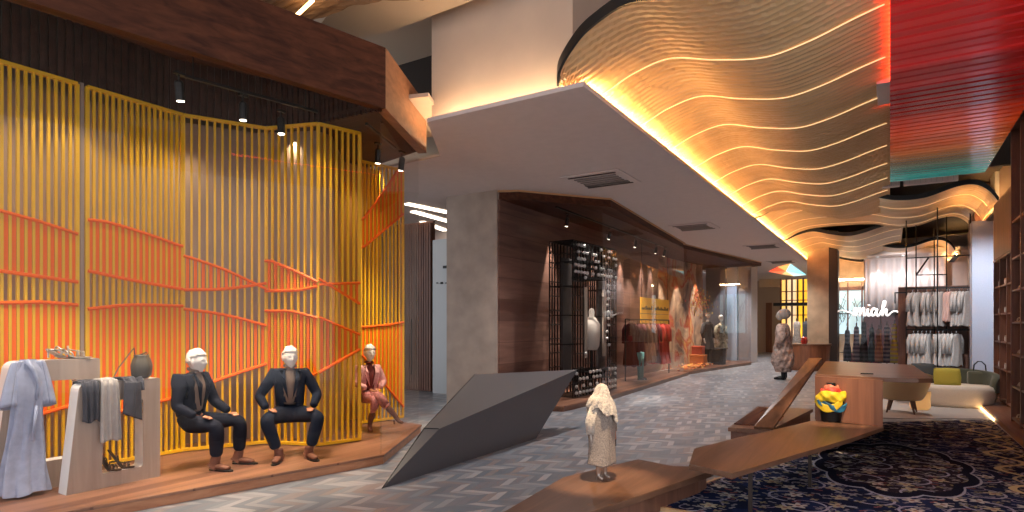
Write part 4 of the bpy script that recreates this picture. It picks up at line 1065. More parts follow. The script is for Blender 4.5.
# longer fur panel falling down the right side
def panel(u, v):
    a = math.radians(95+75*v); r = .150+.010*math.sin(v*20+u*9)+.008*math.sin(u*30); return (r*math.cos(a)*.84, r*math.sin(a), .62-.26*u)
m.grid(panel, 30, 30); m.build('fur_front', M['fur'], ff, world=False, smooth=True, solid=.02)
m = MB(); m.tube([(.0, .15, .40), (.01, .155, .33)], [.02, .016], 8); m.tube([(.01, .155, .34), (.015, .157, .27)], [.014, .008], 8, mi=1); m.build('glove', [M['tan'], M['black']], ff, world=False, smooth=True)
m = MB()
for s in (-1, 1): m.tube([(-.02, s*.04, .05), (-.028, s*.04, .003)], [.008, .004], 6)
m.build('heel', M['metalwarm'], ff, world=False)
# ================================================================ long low bench
bz = .42
bp = [at(689, 464.5, bz), at(694, 448.5, bz), at(735, 438, bz), at(785, 427, bz), at(812, 420.5, bz), at(884, 427, bz), at(852, 438, bz), at(732, 473.5, bz)]
bpp = [(v.x, v.y) for v in bp]
bn = thing('low_bench', 'long low walnut display bench running from the plinth to the counter, under the rainbow scarf', 'bench', (-1.0, 6.8, 0))
MB().prism(bpp, bz-.045, bz).build('seat_top', M['walnut'], bn, bevel=.005)
for (px, py) in ((752, 468), (812, 448)):
    p = at(px, py, bz); MB().box(p.x-.04, p.x-.01, p.y+.05, p.y+.08, .028, bz-.045).build('leg', M['darkmetal'], bn)
for (x, y) in ((-1.30, 6.5), (-1.05, 7.9)):
    MB().box(x-.015, x+.015, y-.015, y+.015, .028 if x > -1.38 else .03, bz-.045).build('leg', M['shelfwood'], bn)
# ================================================================ counter
cz = .98
ctn = thing('counter', 'walnut counter with overhanging top standing at the end of the low bench', 'counter', (-.4, 9.5, 0))
top = [at(816.5, 373.5, cz), at(825, 360.6, cz), at(910, 364.9, cz), at(928, 376.5, cz), at(917, 378, cz)]
tp = [(-.80, 8.50), (-.94, 11.7), (.30, 11.3), (.42, 8.55), (.28, 8.40), (-.06, 8.38)]
MB().prism(tp, cz-.05, cz).build('top', M['walnut_x'], ctn, bevel=.004)
fp = [(at(817, 419.5, bz).x, at(817, 419.5, bz).y), (at(882, 428, bz).x, at(882, 428, bz).y)]
fp = [(-.795, 8.42), (-.07, 8.20)]
MB().prism([fp[0], fp[1], (-.07, 8.26), (-.795, 8.48)], bz, cz-.02).build('front_panel', M['walnut_z'], ctn)
MB().prism([(-.795, 8.48), (-.735, 8.46), (-.82, 11.5), (-.88, 11.5)], .0, cz-.05).build('side_panel', M['walnut_z'], ctn)
MB().prism([(-.07, 8.26), (-.12, 8.27), (-.16, 11.3), (-.10, 11.3)], bz, cz-.05).build('side_panel', M['walnut_z'], ctn)
MB().prism([(-.85, 11.4), (-.11, 11.25), (-.11, 11.31), (-.85, 11.46)], 0.0, cz-.05).build('rear_panel', M['walnut_z'], ctn)
MB().prism([(-.79, 8.48), (-.10, 8.27), (-.14, 11.3), (-.85, 11.4)], bz-.0, bz+.04).build('bottom_panel', M['walnut_x'], ctn)
p = at(867, 374, cz); MB().box(p.x-.07, p.x+.07, p.y-.03, p.y+.03, cz, cz+.012).build('socket_plate', M['black'], ctn)
# ================================================================ low lounge with slatted seat and tilted back
lg = thing('lounge_bench', 'low angular walnut lounge bench left of the counter with a slatted dark top', 'lounge bench', (-1.5, 9, 0))
lp = [at(728, 427.5, .3), at(758, 406, .3), at(813, 409, .3), at(770, 430, .3)]
lpp = [(v.x, v.y) for v in lp]
MB().prism(lpp, .25, .30).build('top', M['walnut'], lg, bevel=.004)
lc = (sum(p[0] for p in lpp)/4, sum(p[1] for p in lpp)/4)
MB().prism([(lc[0]+(p[0]-lc[0])*.93, lc[1]+(p[1]-lc[1])*.95) for p in lpp], 0, .25).build('base', M['shelfwood'], lg)
for k in range(3):
    u = .14+.17*k; a = Vector(lp[0]).lerp(lp[3], u); b_ = Vector(lp[1]).lerp(lp[2], u)
    MB().obox(a.lerp(b_, .12)+Vector((0, 0, .006)), a.lerp(b_, .9)+Vector((0, 0, .006)), .11, .012).build('seat_slat', M['fascia'], lg)
bk = thing('tilted_board', 'tall walnut board leaning up from the lounge bench beside the counter', 'board', (-1.2, 8.4, .3))
b0 = at(756, 428, .31); b1 = at(772, 429, .31); t1 = Vector((-.80, 9.35, 1.11)); t0 = Vector((-.98, 9.5, 1.10))
b0 = Vector((-1.44, 8.0, .305)); b1 = Vector((-1.22, 8.04, .305))
nn = (b1-b0).cross(t1-b1).normalized()*.04
m = MB(); vs_ = [b0, b1, t1, t0]; m.add(vs_+[v+nn for v in vs_], [(3, 2, 1, 0), (4, 5, 6, 7), (0, 1, 5, 4), (1, 2, 6, 5), (2, 3, 7, 6), (3, 0, 4, 7)]); m.build('board', M['walnut'], bk)
m = MB(); m.obox(t0.lerp(b0, .5)-Vector((0, -.06, 0)), Vector((-1.3, 9.3, .305)), .04, .03); m.build('prop', M['walnut'], bk)
m = MB(); m.obox(Vector((-1.42, 8.12, .3)), Vector((-1.24, 8.12, .3)), .04, .03); m.build('foot_rail', M['walnut'], bk)
# ================================================================ torso with rainbow scarf
tq = at(831, 421.5, bz)
tt_ = thing('torso_form', 'black torso form on the low bench in front of the counter', 'torso form', tq)
m = MB(); m.lathe([(.105, 0), (.108, .02), (.128, .15), (.148, .27), (.13, .33), (.085, .37), (.05, .41), (.05, .47), (.045, .475)], n=32, sy=.78); m.build('torso', M['black'], tt_, world=False, smooth=True)
sf_ = thing('scarf', 'rainbow scarf in red, yellow and blue wound round the black torso form', 'scarf', tq+Vector((0, 0, .22)))
def ringcloth(zc, rx, ry, h, tilt, col, seed, nm, wob=.02):
    rnd = random.Random(seed); p1, p2 = rnd.uniform(0, 6), rnd.uniform(0, 6)
    def fn(u, v):
        a = 2*PI*v; f = 1+.05*math.sin(a*5+p1+u*5)+.04*math.sin(a*9+p2-u*7)
        bul = math.sin(PI*u); r = 1+.16*bul
        return (rx*r*math.cos(a)*f, ry*r*math.sin(a)*f, zc+(.5-u)*h+tilt*math.cos(a+1.0)+wob*math.sin(a*3+p1))
    m = MB(); m.grid(fn, 16, 60); return m.build(nm, col, sf_, world=False, smooth=True, solid=.01)
ry_ = mat('red_silk', (.75, .07, .04), .5, noise=.2, nscale=9); yl = mat('yellow_silk', (.85, .58, .02), .5, noise=.15, nscale=9); bl = mat('blue_green_silk', (.02, .16, .28), .5, noise=.4, nscale=9); oc = mat('coral_silk', (.80, .22, .12), .5, noise=.3, nscale=16)
ringcloth(.165, .075, .066, .11, .01, oc, 1, 'coral_fold', .012)
ringcloth(.125, .105, .09, .11, .02, ry_, 2, 'red_fold', .012)
ringcloth(.065, .148, .122, .13, .035, yl, 3, 'yellow_fold', .014)
def sash(u, v):
    a = math.radians(-150+165*u); r = 1.12+.05*math.sin(u*14+v*3); z = .05-.13*math.sin(PI*u)*.9*(.5+u*.7)+(v-.5)*.075
    return (.152*r*math.cos(a), .118*r*math.sin(a), z)
m = MB(); m.grid(sash, 36, 10); m.build('blue_fold', bl, sf_, world=False, smooth=True, solid=.012)
def sash2(u, v):
    a = math.radians(-160+120*u); r = 1.10+.03*math.sin(u*18); z = .05-.10*math.sin(PI*u)+(v-.5)*.09
    return (.158*r*math.cos(a), .122*r*math.sin(a), z)
m = MB(); m.grid(sash2, 36, 10); m.build('yellow_tail', yl, sf_, world=False, smooth=True, solid=.012)
# ================================================================ armchair, sofa, stool lamp, side bench, carpet
cp = thing('area_carpet', 'pale grey carpet under the armchair and sofa beyond the navy rug', 'carpet', (.6, 14, 0))
MB().prism([(-.35, 12.0), (1.38, 12.95), (1.40, 16.6), (-.4, 16.6)], 0, .012).build('pile', M['carpetgrey'], cp)
tanf = mat('camel_leather', (.50, .34, .18), .45)
ch = thing('armchair', 'camel tub armchair seen from behind under the counter overhang', 'armchair', (.18, 13.1, .012), math.radians(84))
def shell(u, v):
    a = math.radians(-125+250*v); z = .26+.50*u; k = 1-.28*(abs(v-.5)*2)**2.2*u
    r = .27+.17*u**.6; x = -r*math.cos(a); y = r*math.sin(a)*1.02
    return (x*(.86 if x > 0 else 1), y, .26+(z-.26)*k)
m = MB(); m.grid(shell, 22, 48); m.build('back_shell', tanf, ch, world=False, smooth=True, solid=.06, offset=0)
m = MB(); m.lathe([(.15, 0), (.24, .02), (.28, .08), (.33, .16), (.30, .20)], (0, 0, .22), 32); m.build('seat', tanf, ch, world=False, smooth=True)
for a in (45, 135, 225, 315):
    c, s = math.cos(math.radians(a)), math.sin(math.radians(a))
    m = MB(); m.tube([(.22*c, .22*s, .26), (.30*c, .30*s, 0.0)], [.03, .014], 8); m.build('leg', M['shelfwood'], ch, world=False)
olive = mat('dark_olive_velvet', (.075, .080, .055), .9, sheen=.3); olv2 = mat('olive_green_velvet', (.105, .105, .07), .9, sheen=.3)
so = thing('sofa', 'curved loveseat with white seat base and dark olive backrest', 'sofa', (.98, 14.7, .012), math.radians(0))
def ell(rx, ry, z, k=0, n=40, cut_=None): return [(rx*math.cos(2*PI*i/n), ry*math.sin(2*PI*i/n), z) for i in range(n)]
m = MB()
prof = [(.80, .0), (.84, .05), (.93, .10), (.97, .22), (.98, .34), (.94, .40), (.85, .42)]
vs_ = []
for r, z in prof: vs_ += [(r*.78*math.cos(2*PI*i/48), r*.44*math.sin(2*PI*i/48), z) for i in range(48)]
fs_ = [(i*48+k, i*48+(k+1) % 48, (i+1)*48+(k+1) % 48, (i+1)*48+k) for i in range(len(prof)-1) for k in range(48)]+[tuple(range(48))[::-1], tuple(range(6*48, 7*48))]
m.add(vs_, fs_); m.build('seat', mat('ivory_boucle', (.66, .60, .52), .9, noise=.05, nscale=60), so, world=False, smooth=True)
def backr(u, v):
    a = math.radians(-25+230*v); k = math.sin(PI*v)**.4 if 0 < v < 1 else 0
    return (.74*math.cos(a), .40*math.sin(a)+.02, .30+.42*u*(.35+.65*k))
m = MB(); m.grid(backr, 14, 48); m.build('backrest', olive, so, world=False, smooth=True, solid=.11, offset=0)
def cushion(label, loc, rz, m_, w=.42, tilt=-.25, h=.40):
    bm = bmesh.new(); bmesh.ops.create_grid(bm, x_segments=14, y_segments=14, size=1)
    def mk(sg):
        return [((x*w/2*(1-.06*(y*y)), sg*.075*max(0, (1-x**4))**.5*max(0, (1-y**4))**.5, y*h/2*(1-.06*(x*x))+h/2) ) for y in [i/7-1 for i in range(15)] for x in [i/7-1 for i in range(15)]]
    bm.free(); mb = MB()
    for sg in (-1, 1):
        fs = [(r*15+c, r*15+c+1, (r+1)*15+c+1, (r+1)*15+c) for r in range(14) for c in range(14)]
        if sg > 0: fs = [f[::-1] for f in fs]
        mb.add(mk(sg), fs)
    R = Matrix.Rotation(rz, 3, 'Z') @ Matrix.Rotation(tilt, 3, 'X')
    mb.v = [R @ v for v in mb.v]
    t_ = thing('cushion', label, 'cushion', loc, 0, 'cushions on the loveseat'); mb.build('cover', m_, t_, world=False, smooth=True)
    m = MB(); m.tube([R @ Vector((x*w/2*.94, 0, h/2+y*h/2*.94)) for x, y in ((-1, -1), (0, -1.06), (1, -1), (1.06, 0), (1, 1), (0, 1.06), (-1, 1), (-1.06, 0))], .008, 6, closed=True); m.build('piping', m_, t_, world=False)
cushion('mustard yellow square cushion on the loveseat', (.95, 14.5, .40), .1, mat('mustard_linen', (.42, .35, .05), .9), .44, -.2, .36)
cushion('dark slate cushion left of the mustard one on the loveseat', (.58, 14.75, .43), .25, mat('slate_linen', (.06, .065, .07), .9), .42, -.2)
hb = thing('handbag', 'grey green handbag with arched handle at the right end of the loveseat', 'handbag', (1.50, 15.0, .43))
m = MB(); m.prism([(-.2, -.09), (.2, -.09), (.2, .09), (-.2, .09)], 0, .26); m.build('bag_body', olv2, hb, world=False, bevel=.04)
m = MB(); m.tube([(-.1, 0, .25), (-.09, 0, .38), (-.03, 0, .45), (.03, 0, .45), (.09, 0, .38), (.1, 0, .25)], .012, 8); m.build('handle', M['black'], hb, world=False)
ss = thing('stump_stool', 'glowing amber stump stool between the armchair and the loveseat', 'stool', (.48, 13.75, .012))
m = MB(); m.lathe([(.14, 0), (.17, .05), (.16, .2), (.17, .30), (.165, .34)], n=20, fold=.03, nf=5); m.build('stump', mat('amber_resin', (.75, .42, .16), .4, emit=.25, ec=(1, .55, .2)), ss, world=False, smooth=True)
m = MB(); m.lathe([(.168, .34), (.172, .345), (.168, .36)], n=20); m.build('top', mat('pale_wood_top', (.5, .36, .24), .5), ss, world=False)
sb_ = thing('side_bench', 'narrow white topped bench with dark legs right of the loveseat', 'bench', (1.80, 16.0, .08))
MB().box(1.50, 2.3, 15.8, 16.2, .47, .52).build('seat_top', M['white'], sb_, bevel=.006)
for x in (1.56, 2.22):
    for y in (15.85, 16.15): MB().box(x-.025, x+.025, y-.025, y+.025, .08, .47).build('leg', M['black'], sb_)
# ================================================================ wooden step, shelving, column at the right
stp = thing('raised_step', 'walnut floor step along the right side shelving with a lit edge', 'step', (2, 12, 0))
MB().box(1.48, 2.6, 4.5, 17.5, .0, .08).build('deck', M['deck'], stp)
MB().box(1.462, 1.478, 12.8, 14.9, .012, .03).build('light_strip', M['led'], stp)
def shelving(label, x0, x1, y0, y1, z0, z1, shelves, ups, catn='shelving unit'):
    t = thing('shelving_unit', label, catn, ((x0+x1)/2, (y0+y1)/2, z0))
    MB().box(x1-.03, x1, y0, y1, z0, z1).build('back_panel', M['shelfwood'], t)
    for i in range(ups+1):
        y = y0+(y1-y0-.04)*i/ups; MB().box(x0, x1-.03, y, y+.04, z0, z1).build('upright', M['shelfwood'], t)
    for i in range(ups):
        ya = y0+(y1-y0-.04)*i/ups+.04; yb = y0+(y1-y0-.04)*(i+1)/ups
        for z in shelves: MB().box(x0+.01, x1-.03, ya, yb, z, z+.03).build('shelf', M['shelfwood'], t)
    MB().box(x0-.01, x1, y0, y1, z1, z1+.03).build('top_rail', M['shelfwood'], t)
    return t
zsA = [.12, .62, 1.12, 1.62, 2.12, 2.62, 3.2]
shelving('tall dark walnut shelving unit at the right edge of the view holding shoes', 1.62, 2.1, 6.6, 12.3, .08, 4.66, zsA, 7)
zsB = [.12, .72, 1.25, 1.8, 2.35]
shelving('lower walnut shelving unit beyond the tall one, below dark panelling', 1.84, 2.3, 13.6, 16.1, .08, 2.9, zsB, 3)
struct(MB().box(1.84, 2.3, 13.5, 16.1, 2.95, 4.1).build('wall_panelling', M['shelfwood'], keep=True))
# shoes on the tall shelving
prs = thing('shoe', 'tan strappy shoe', 'shoe', (0, 0, 0), 0, 'shoes on the tall shelving')
m = MB(); m.grid(lambda u, v: ((-.12+.24*u), (v-.5)*(.06+.02*math.sin(u*PI)), .012+.05*max(0, .5-u)), 10, 5); m.build('sole', mat('tan_leather', (.40, .24, .13), .5, noise=.2), prs, world=False, solid=.012)
m = MB()
for x, h in ((.07, .05), (.02, .065), (-.05, .10)): m.tube([(x, .036*math.cos(a), h*math.sin(a)+.01) for a in [PI*i/7 for i in range(8)]], .01, 6)
m.tube([(-.10, 0, .0), (-.10, 0, .05)], .012, 6); m.build('upper', mat('cream_leather', (.55, .42, .30), .5, noise=.3, nscale=30), prs, world=False)
bays = [(10.72, 'in the second bay from the far end'), (11.55, 'in the bay at the far end')]
heights = {1: 'low', 3: 'middle', 4: 'upper middle', 5: 'high'}
first = True; rnd = random.Random(3)
for (yb, bn_) in [(11.15, 'last bay but one'), (11.72, 'left side of last bay'), (12.05, 'right side of last bay')]:
    for si in (0, 1, 2, 3, 4):
        lb = 'tan shoe %s in the tall shelving, %s' % (['near the floor', 'at knee height', 'at waist height', 'at head height', 'above head height'][si], bn_)
        loc = (1.74, yb+rnd.uniform(-.03, .03), zsA[si]+.032)
        if first: prs.location = Vector(loc); prs.rotation_euler = (0, 0, 1.9); prs['label'] = lb; first = False
        else: copy_thing(prs, loc, rnd.choice((1.9, 1.4, 2.3)), lb)
# folded stacks in the lower unit
bx_ = thing('folded_scarf', 'folded pale scarf', 'scarf', (0, 0, 0), 0, 'folded scarves in the lower shelving')
m = MB()
for i in range(4): m.box(-.13, .13, -.10, .10, .03*i, .03*i+.026)
m.build('folds', mat('folded_cloth', (.42, .34, .30), .9, noise=.3, nscale=20), bx_, world=False, bevel=.01)
m = MB(); m.box(-.135, -.13, -.03, .03, .02, .09); m.build('paper_band', M['white'], bx_, world=False)
first = True
for si in (1, 2, 3, 4):
    for yb, nm in ((13.98, 'nearest bay'), (14.85, 'middle bay'), (15.65, 'farthest bay')):
        lb = 'folded pale scarf in the %s of the lower shelving, %s shelf' % (nm, ['', 'second', 'third', 'fourth', 'top'][si]); loc = (2.0, yb, zsB[si]+.032)
        if first: bx_.location = Vector(loc); bx_['label'] = lb; first = False
        else: copy_thing(bx_, loc, None, lb)
struct(MB().box(1.71, 2.12, 18.6, 19.1, 0, 4.15).build('wall_column', M['panelblue'], keep=True))
struct(MB().box(2.12, 2.2, 18.3, 19.1, 0, 5.25).build('trim_9', M['white'], keep=True))
struct(MB().box(2.2, 2.6, 16.2, 19.1, 0, 5.25).build('wall_return', mat('warm_plaster_return', (.5, .38, .33), .8), keep=True))
# ================================================================ hanging pole rack with garments
rk = thing('garment_rack', 'tall black pole rack with two tiers of hanging garments', 'garment rack', (1.1, 20, 0))
zt_ = 4.45
poles = [(.38, 20, 4.9), (1.80, 20, 4.9), (1.03, 18.9, 4.9), (.62, 20.4, 4.4), (1.33, 20.6, 4.6), (1.05, 20.6, 4.3)]
for x, y, z in poles: MB().tube([(x, y, 0.0), (x, y, z)], .015, 8).build('pole', M['black'], rk)
def rod(a, b_): MB().obox(a, b_, .03, .03).build('rod', M['black'], rk)
for z in (2.60, 1.47): rod((.38, 20, z), (1.80, 20, z))
rod((.12, 19.6, 2.48), (.12, 20.4, 2.48)); rod((.12, 19.6, 2.48), (.38, 19.6, 2.48)); rod((.12, 20, 2.2), (.12, 20, 2.48))
rod((.38, 20, 3.45), (1.80, 20, 3.45)); rod((.62, 20.4, 3.0), (1.33, 20.6, 3.0)); rod((.62, 20.4, 3.0), (.9, 20.0, 3.45))
MB().box(.40, 1.78, 20.2, 20.55, 1.66, 1.70).build('shelf', M['darkmetal'], rk)
MB().box(.40, 1.78, 20.2, 20.55, 2.28, 2.31).build('shelf', M['darkmetal'], rk)
MB().box(.40, 1.78, 20.2, 20.55, .35, .39).build('shelf', M['darkmetal'], rk)
struct(MB().box(.2, 2.6, 20.9, 21.0, 0, 2.7).build('wall_rack_back', M['shelfwood'], keep=True))
struct(MB().box(1.84, 2.2, 19.4, 20.9, 0, 5.2).build('wall_rack_side', M['shelfwood'], keep=True))
def garment(name, label, group, col, L, w, sleeves=True):
    t = thing(name, label, 'garment', (0, 0, 0), 0, group)
    def fn(u, v):
        a = 2*PI*v; z = -.06-L*u; ww = interp([(0, .05), (.04, w*.42), (.1, w*.5), (.5, w*.46), (1, w*.62)], u)
        f = 1+.10*math.sin(a*6+u*3)*min(1, u*2)
        return (.05*(1+.6*u)*math.cos(a)*f, ww*math.sin(a)*f, z+(.02*math.sin(a*4) if u > .95 else 0))
    m = MB(); m.grid(fn, 16, 30); m.build('body', col, t, world=False, smooth=True)
    if sleeves:
        for s in (-1, 1):
            m = MB(); m.tube([(0, s*w*.42, -.09), (.0, s*w*.62, -.25), (.0, s*w*.66, -.6)], [.035, .045, .038], 8); m.build('sleeve', col, t, world=False, smooth=True)
    m = MB(); m.tube([(0, -w*.4, -.09), (0, 0, -.04), (0, w*.4, -.09)], .008, 5); m.tube([(0, 0, -.04), (0, 0, .0), (0, .02, .02), (0, .03, .0)], .005, 5); m.build('hanger', M['chrome'], t, world=False)
    return t
greyg = mat('stone_grey_wool', (.34, .30, .28), .9, noise=.12, nscale=20); whiteg = mat('off_white_wool', (.46, .42, .39), .9, noise=.08, nscale=20); pinkg = mat('dusty_rose_cloth', (.42, .26, .22), .9)
ords = ['first', 'second', 'third', 'fourth', 'fifth', 'sixth', 'seventh', 'eighth', 'ninth', 'tenth', 'eleventh', 'twelfth', 'thirteenth', 'fourteenth', 'fifteenth', 'sixteenth']
gA = garment('hanging_coat', 'x', 'garments on the upper rail of the pole rack', greyg, .92, .44)
gB = garment('hanging_coat', 'x', 'garments on the upper rail of the pole rack', pinkg, .80, .30, False)
gC = garment('hanging_shirt', 'x', 'garments on the lower rail of the pole rack', whiteg, .86, .42)
used = set()
def hang(proto, loc, rz, lb):
    if proto.name in used: copy_thing(proto, loc, rz, lb)
    else: proto.location = Vector(loc); proto.rotation_euler = (0, 0, rz); proto['label'] = lb; used.add(proto.name)
rnd = random.Random(5)
for i, x in enumerate([.53, .65, .85, .96, 1.07, 1.17, 1.30, 1.36, 1.49, 1.57, 1.65, 1.74]):
    pr = gB if 6 <= i <= 7 else gA
    hang(pr, (x, 20+.0, 2.56-(.0)), math.radians(rnd.uniform(-36, -22)), '%s garment from the left on the upper rail of the pole rack, %s' % (ords[i], 'dusty rose' if pr is gB else 'grey'))
for i, x in enumerate([.55, .65, .74, .84, .93, 1.12, 1.21, 1.31, 1.40, 1.50]):
    hang(gC, (x, 20, 1.43), math.radians(rnd.uniform(-36, -22)), '%s off white garment from the left on the lower rail of the pole rack' % ords[i])
M['pearl'] = mat('pearl_chrome', (.85, .84, .82), .25, .35)
# ================================================================ back shop: partition, white curtains, script sign, dress forms
struct(MB().box(-2.75, -2.0, 26.2, 27.2, 0, 5.25).build('wall_pier_stone', M['stoneb'], keep=True))
struct(MB().box(-2.0, -1.7, 26.2, 27.2, 0, 5.25).build('trim_10', M['darkmetal'], keep=True))
# curtains: white wall with pleats
def pleat(x0, x1, Y, z0, z1, amp, n):
    m = MB(); m.grid(lambda u, v: (x0+(x1-x0)*v, Y+amp*math.sin(v*n*2*PI), z0+(z1-z0)*u), 2, n*12); return m
tag(pleat(-.9, 1.9, 29.6, 2.2, 4.35, .05, 10).build('curtain', mat('white_voile', (.66, .60, .60), .9), smooth=True, solid=.02), 'pleated white curtain hanging behind the white script sign', 'curtain')
struct(MB().box(-.95, 2.6, 29.9, 30.0, 2.2, 5.2).build('wall_curtain', M['slab'], keep=True))
for k, x in enumerate((-.45, .45, 1.35)):
    spot('curtain_wash', (x, 29.15, 4.38), (x, 29.5, 2.4), 38, (1, .93, .90), 62, .5)
    m = MB().tube([(x, 29.0, 4.36), (x, 29.0, 4.44)], .06, 12); tag(m.build('downlight', M['white']), ['left small round downlight over the white curtain', 'middle small round downlight over the white curtain', 'right small round downlight over the white curtain'][k], 'downlight')
struct(MB().box(-.95, 2.6, 28.6, 29.9, 4.42, 4.6).build('ceiling_curtain', M['slab'], keep=True))
struct(MB().box(-.95, 2.6, 29.9, 30.0, 0, 2.2).build('wall_curtain_base', mat('dark_maroon_wall', (.06, .02, .025), .7), keep=True))
# glazed window with pale sky-blue light behind, left of the curtain
sg = thing('lit_window_display', 'pale blue lit glazing with dark branches behind the rail of dresses', 'lit panel', (-1.4, 31, 1.2))
MB().box(-2.2, -.5, 31, 31.05, 1.2, 3.15).build('panel', mat('pale_blue_light_panel', (.45, .62, .68), .5, emit=.6, ec=(.62, .85, .92)), sg)
m = MB(); rnd = random.Random(11)
for i in range(26):
    x = rnd.uniform(-2.1, -.6); z = rnd.uniform(1.5, 2.4); m.tube([(x, 30.95, z), (x+rnd.uniform(-.15, .15), 30.95, z+rnd.uniform(.1, .5)), (x+rnd.uniform(-.3, .3), 30.95, z+rnd.uniform(.4, .8))], .012, 5)
m.build('branches', mat('branch_green', (.10, .16, .14), .8), sg)
m = MB()
for x in (-2.2, -1.6, -1.05, -.5): m.box(x-.03, x+.03, 30.9, 30.95, 1.2, 3.5)
m.box(-2.2, -.5, 30.9, 30.96, 3.15, 3.3); m.build('window_bars', M['shelfwood'], sg)
struct(MB().box(-2.2, -.5, 31.1, 31.2, 0, 5.2).build('wall_window_surround', M['stoneb'], keep=True))
# warm light over glazed part
tag(MB().box(-2.2, -.6, 30.2, 30.25, 3.55, 3.62).build('cove_light', M['ledsoft']), 'short warm light bar above the pale blue lit glazing', 'cove light')
# glass partition in front
struct(MB().add([(-1.7, 26.7, 0), (.35, 26.7, 0), (.35, 26.7, 4.4), (-1.7, 26.7, 4.4)], [(0, 1, 2, 3)]).build('window_4', M['glassclear'], keep=True))
# script sign, white: m i a h with long swashes (strokes through curves)
sgn = thing('script_sign', 'white script lettering with long swashes in front of the dress display', 'sign', (-.3, 26.3, 2.2))
def sgp(px, py):
    v = atY(px, py, 26.3); return v
def stroke(pts, r=.032):
    P3 = []
    pts = [sgp(*p) for p in pts]; n = len(pts)
    for i in range(n-1):
        p0 = pts[max(i-1, 0)]; p1 = pts[i]; p2 = pts[i+1]; p3 = pts[min(i+2, n-1)]
        for k in range(5):
            t = k/5; P3.append(.5*((2*p1)+(p2-p0)*t+(2*p0-5*p1+4*p2-p3)*t*t+(3*p1-p0-3*p2+p3)*t**3))
    P3.append(pts[-1]); return MB().tube(P3, r, 8)
L_ = [('swash_left', [(836, 312), (842, 310.3), (848, 312), (853, 313.5), (856, 312)], .028),
      ('letter_m', [(853, 316), (855, 308.5), (856.5, 309.5), (855.8, 316), (858, 309.5), (860, 308.8), (859.7, 316), (862, 309.5), (864, 309), (863.8, 315), (866, 315.5)], .036),
      ('letter_i', [(866, 315.5), (868, 309), (867.5, 314.5), (869.2, 316), (871, 313)], .036),
      ('letter_a', [(876.5, 310), (874, 308.5), (871.5, 311.5), (872, 315.5), (874.5, 315), (877, 309), (876.5, 314.5), (878.5, 316), (881, 312)], .036),
      ('letter_h', [(881, 312), (885, 305), (885, 301.5), (883, 304), (882.3, 316), (884.5, 310.5), (886.8, 310), (886.3, 315), (888.5, 315.5)], .036),
      ('swash_right', [(888.5, 315.5), (892, 312), (896, 311.3), (901, 313.2), (905, 311), (909, 313)], .028)]
for nm, pts, r in L_: stroke(pts, r).build(nm, mat('white_sign_letter', (.85, .85, .85), .4, emit=.5, ec=(1, .97, .94)), sgn, smooth=True)
d_ = sgp(869, 305.5); MB().ball(d_, .045, 10).build('letter_dot', M['white'], sgn, smooth=True)
m = MB()
for x in (sgp(838, 300).x, sgp(907, 300).x): m.tube([(x, 26.3, 2.1), (x, 26.3, 4.3)], .008, 6)
m.build('hanging_wire', M['black'], sgn)
# rail and long dresses
rl = thing('dress_rail', 'black dress rail behind the script sign', 'clothes rail', (-.6, 27.6, 0))
for x in (-1.75, -.3, 1.0): MB().tube([(x, 27.6, .0), (x, 27.6, 2.05)], .02, 8).build('post', M['black'], rl)
MB().tube([(-1.75, 27.6, 2.05), (1.0, 27.6, 2.05)], .02, 8).build('rail', M['black'], rl)
for z in (.5,): MB().tube([(-1.75, 27.6, z), (1.0, 27.6, z)], .015, 8).build('rail', M['black'], rl)
cols = [((.03, .04, .07), (.08, .09, .14), 'navy'), ((.10, .08, .14), (.28, .22, .30), 'grey and plum striped'), ((.02, .02, .03), (.05, .05, .07), 'near black'), ((.06, .10, .14), (.10, .16, .20), 'petrol'), ((.30, .12, .09), (.45, .22, .15), 'brick and coral'), ((.08, .08, .14), (.30, .26, .30), 'mauve banded'), ((.50, .40, .06), (.36, .28, .22), 'mustard yellow topped'), ((.10, .09, .22), (.14, .12, .26), 'violet'), ((.07, .10, .16), (.12, .17, .22), 'slate blue'), ((.02, .03, .02), (.06, .07, .05), 'dark green')]
def dressform(x, y, h, w, m_, label):
    t = thing('dressed_form', label, 'dress', (x, y, 0), 0, 'long dresses under the script sign')
    m = MB(); m.lathe([(w*1.05, .18), (w, h*.35), (w*.62, h*.62), (w*.72, h*.78), (w*.60, h*.86), (w*.2, h*.89)], n=30, fold=.07, nf=8, sy=.7); m.build('dress', m_, t, world=False, smooth=True)
    m = MB(); m.lathe([(w*.2, h*.87), (w*.17, h*.95), (w*.05, h*.97)], n=10); m.build('neck', M['darkmetal'], t, world=False)
    m = MB(); m.tube([(0, 0, 0.02), (0, 0, .3)], .02, 8); m.lathe([(.14, 0), (.14, .02)], n=16); m.build('stand', M['black'], t, world=False)
for i, (c1, c2, nm) in enumerate(cols):
    x = [-1.42, -1.12, -.86, -.60, -.36, -.10, .14, .42, .64, .86][i]
    mm = stripe_mat('dress_'+str(i), c1, c2, .16)
    dressform(x, 27.1+.25*(i % 2), [1.6, 1.75, 1.95, 1.7, 1.65, 1.8, 1.85, 1.8, 1.75, 1.75][i], .13, mm, '%s long dress under the white script sign' % nm)
tag(MB().box(-1.7, 1.4, 26.75, 26.95, 0, .12).build('display_step', M['stucco']), 'low pale step under the row of long dresses', 'step')
tag(MB().box(-1.4, -.3, 28.0, 28.5, .0, .45).build('ottoman', mat('magenta_velvet', (.22, .02, .07), .8), bevel=.05), 'magenta ottoman behind the row of long dresses', 'ottoman')
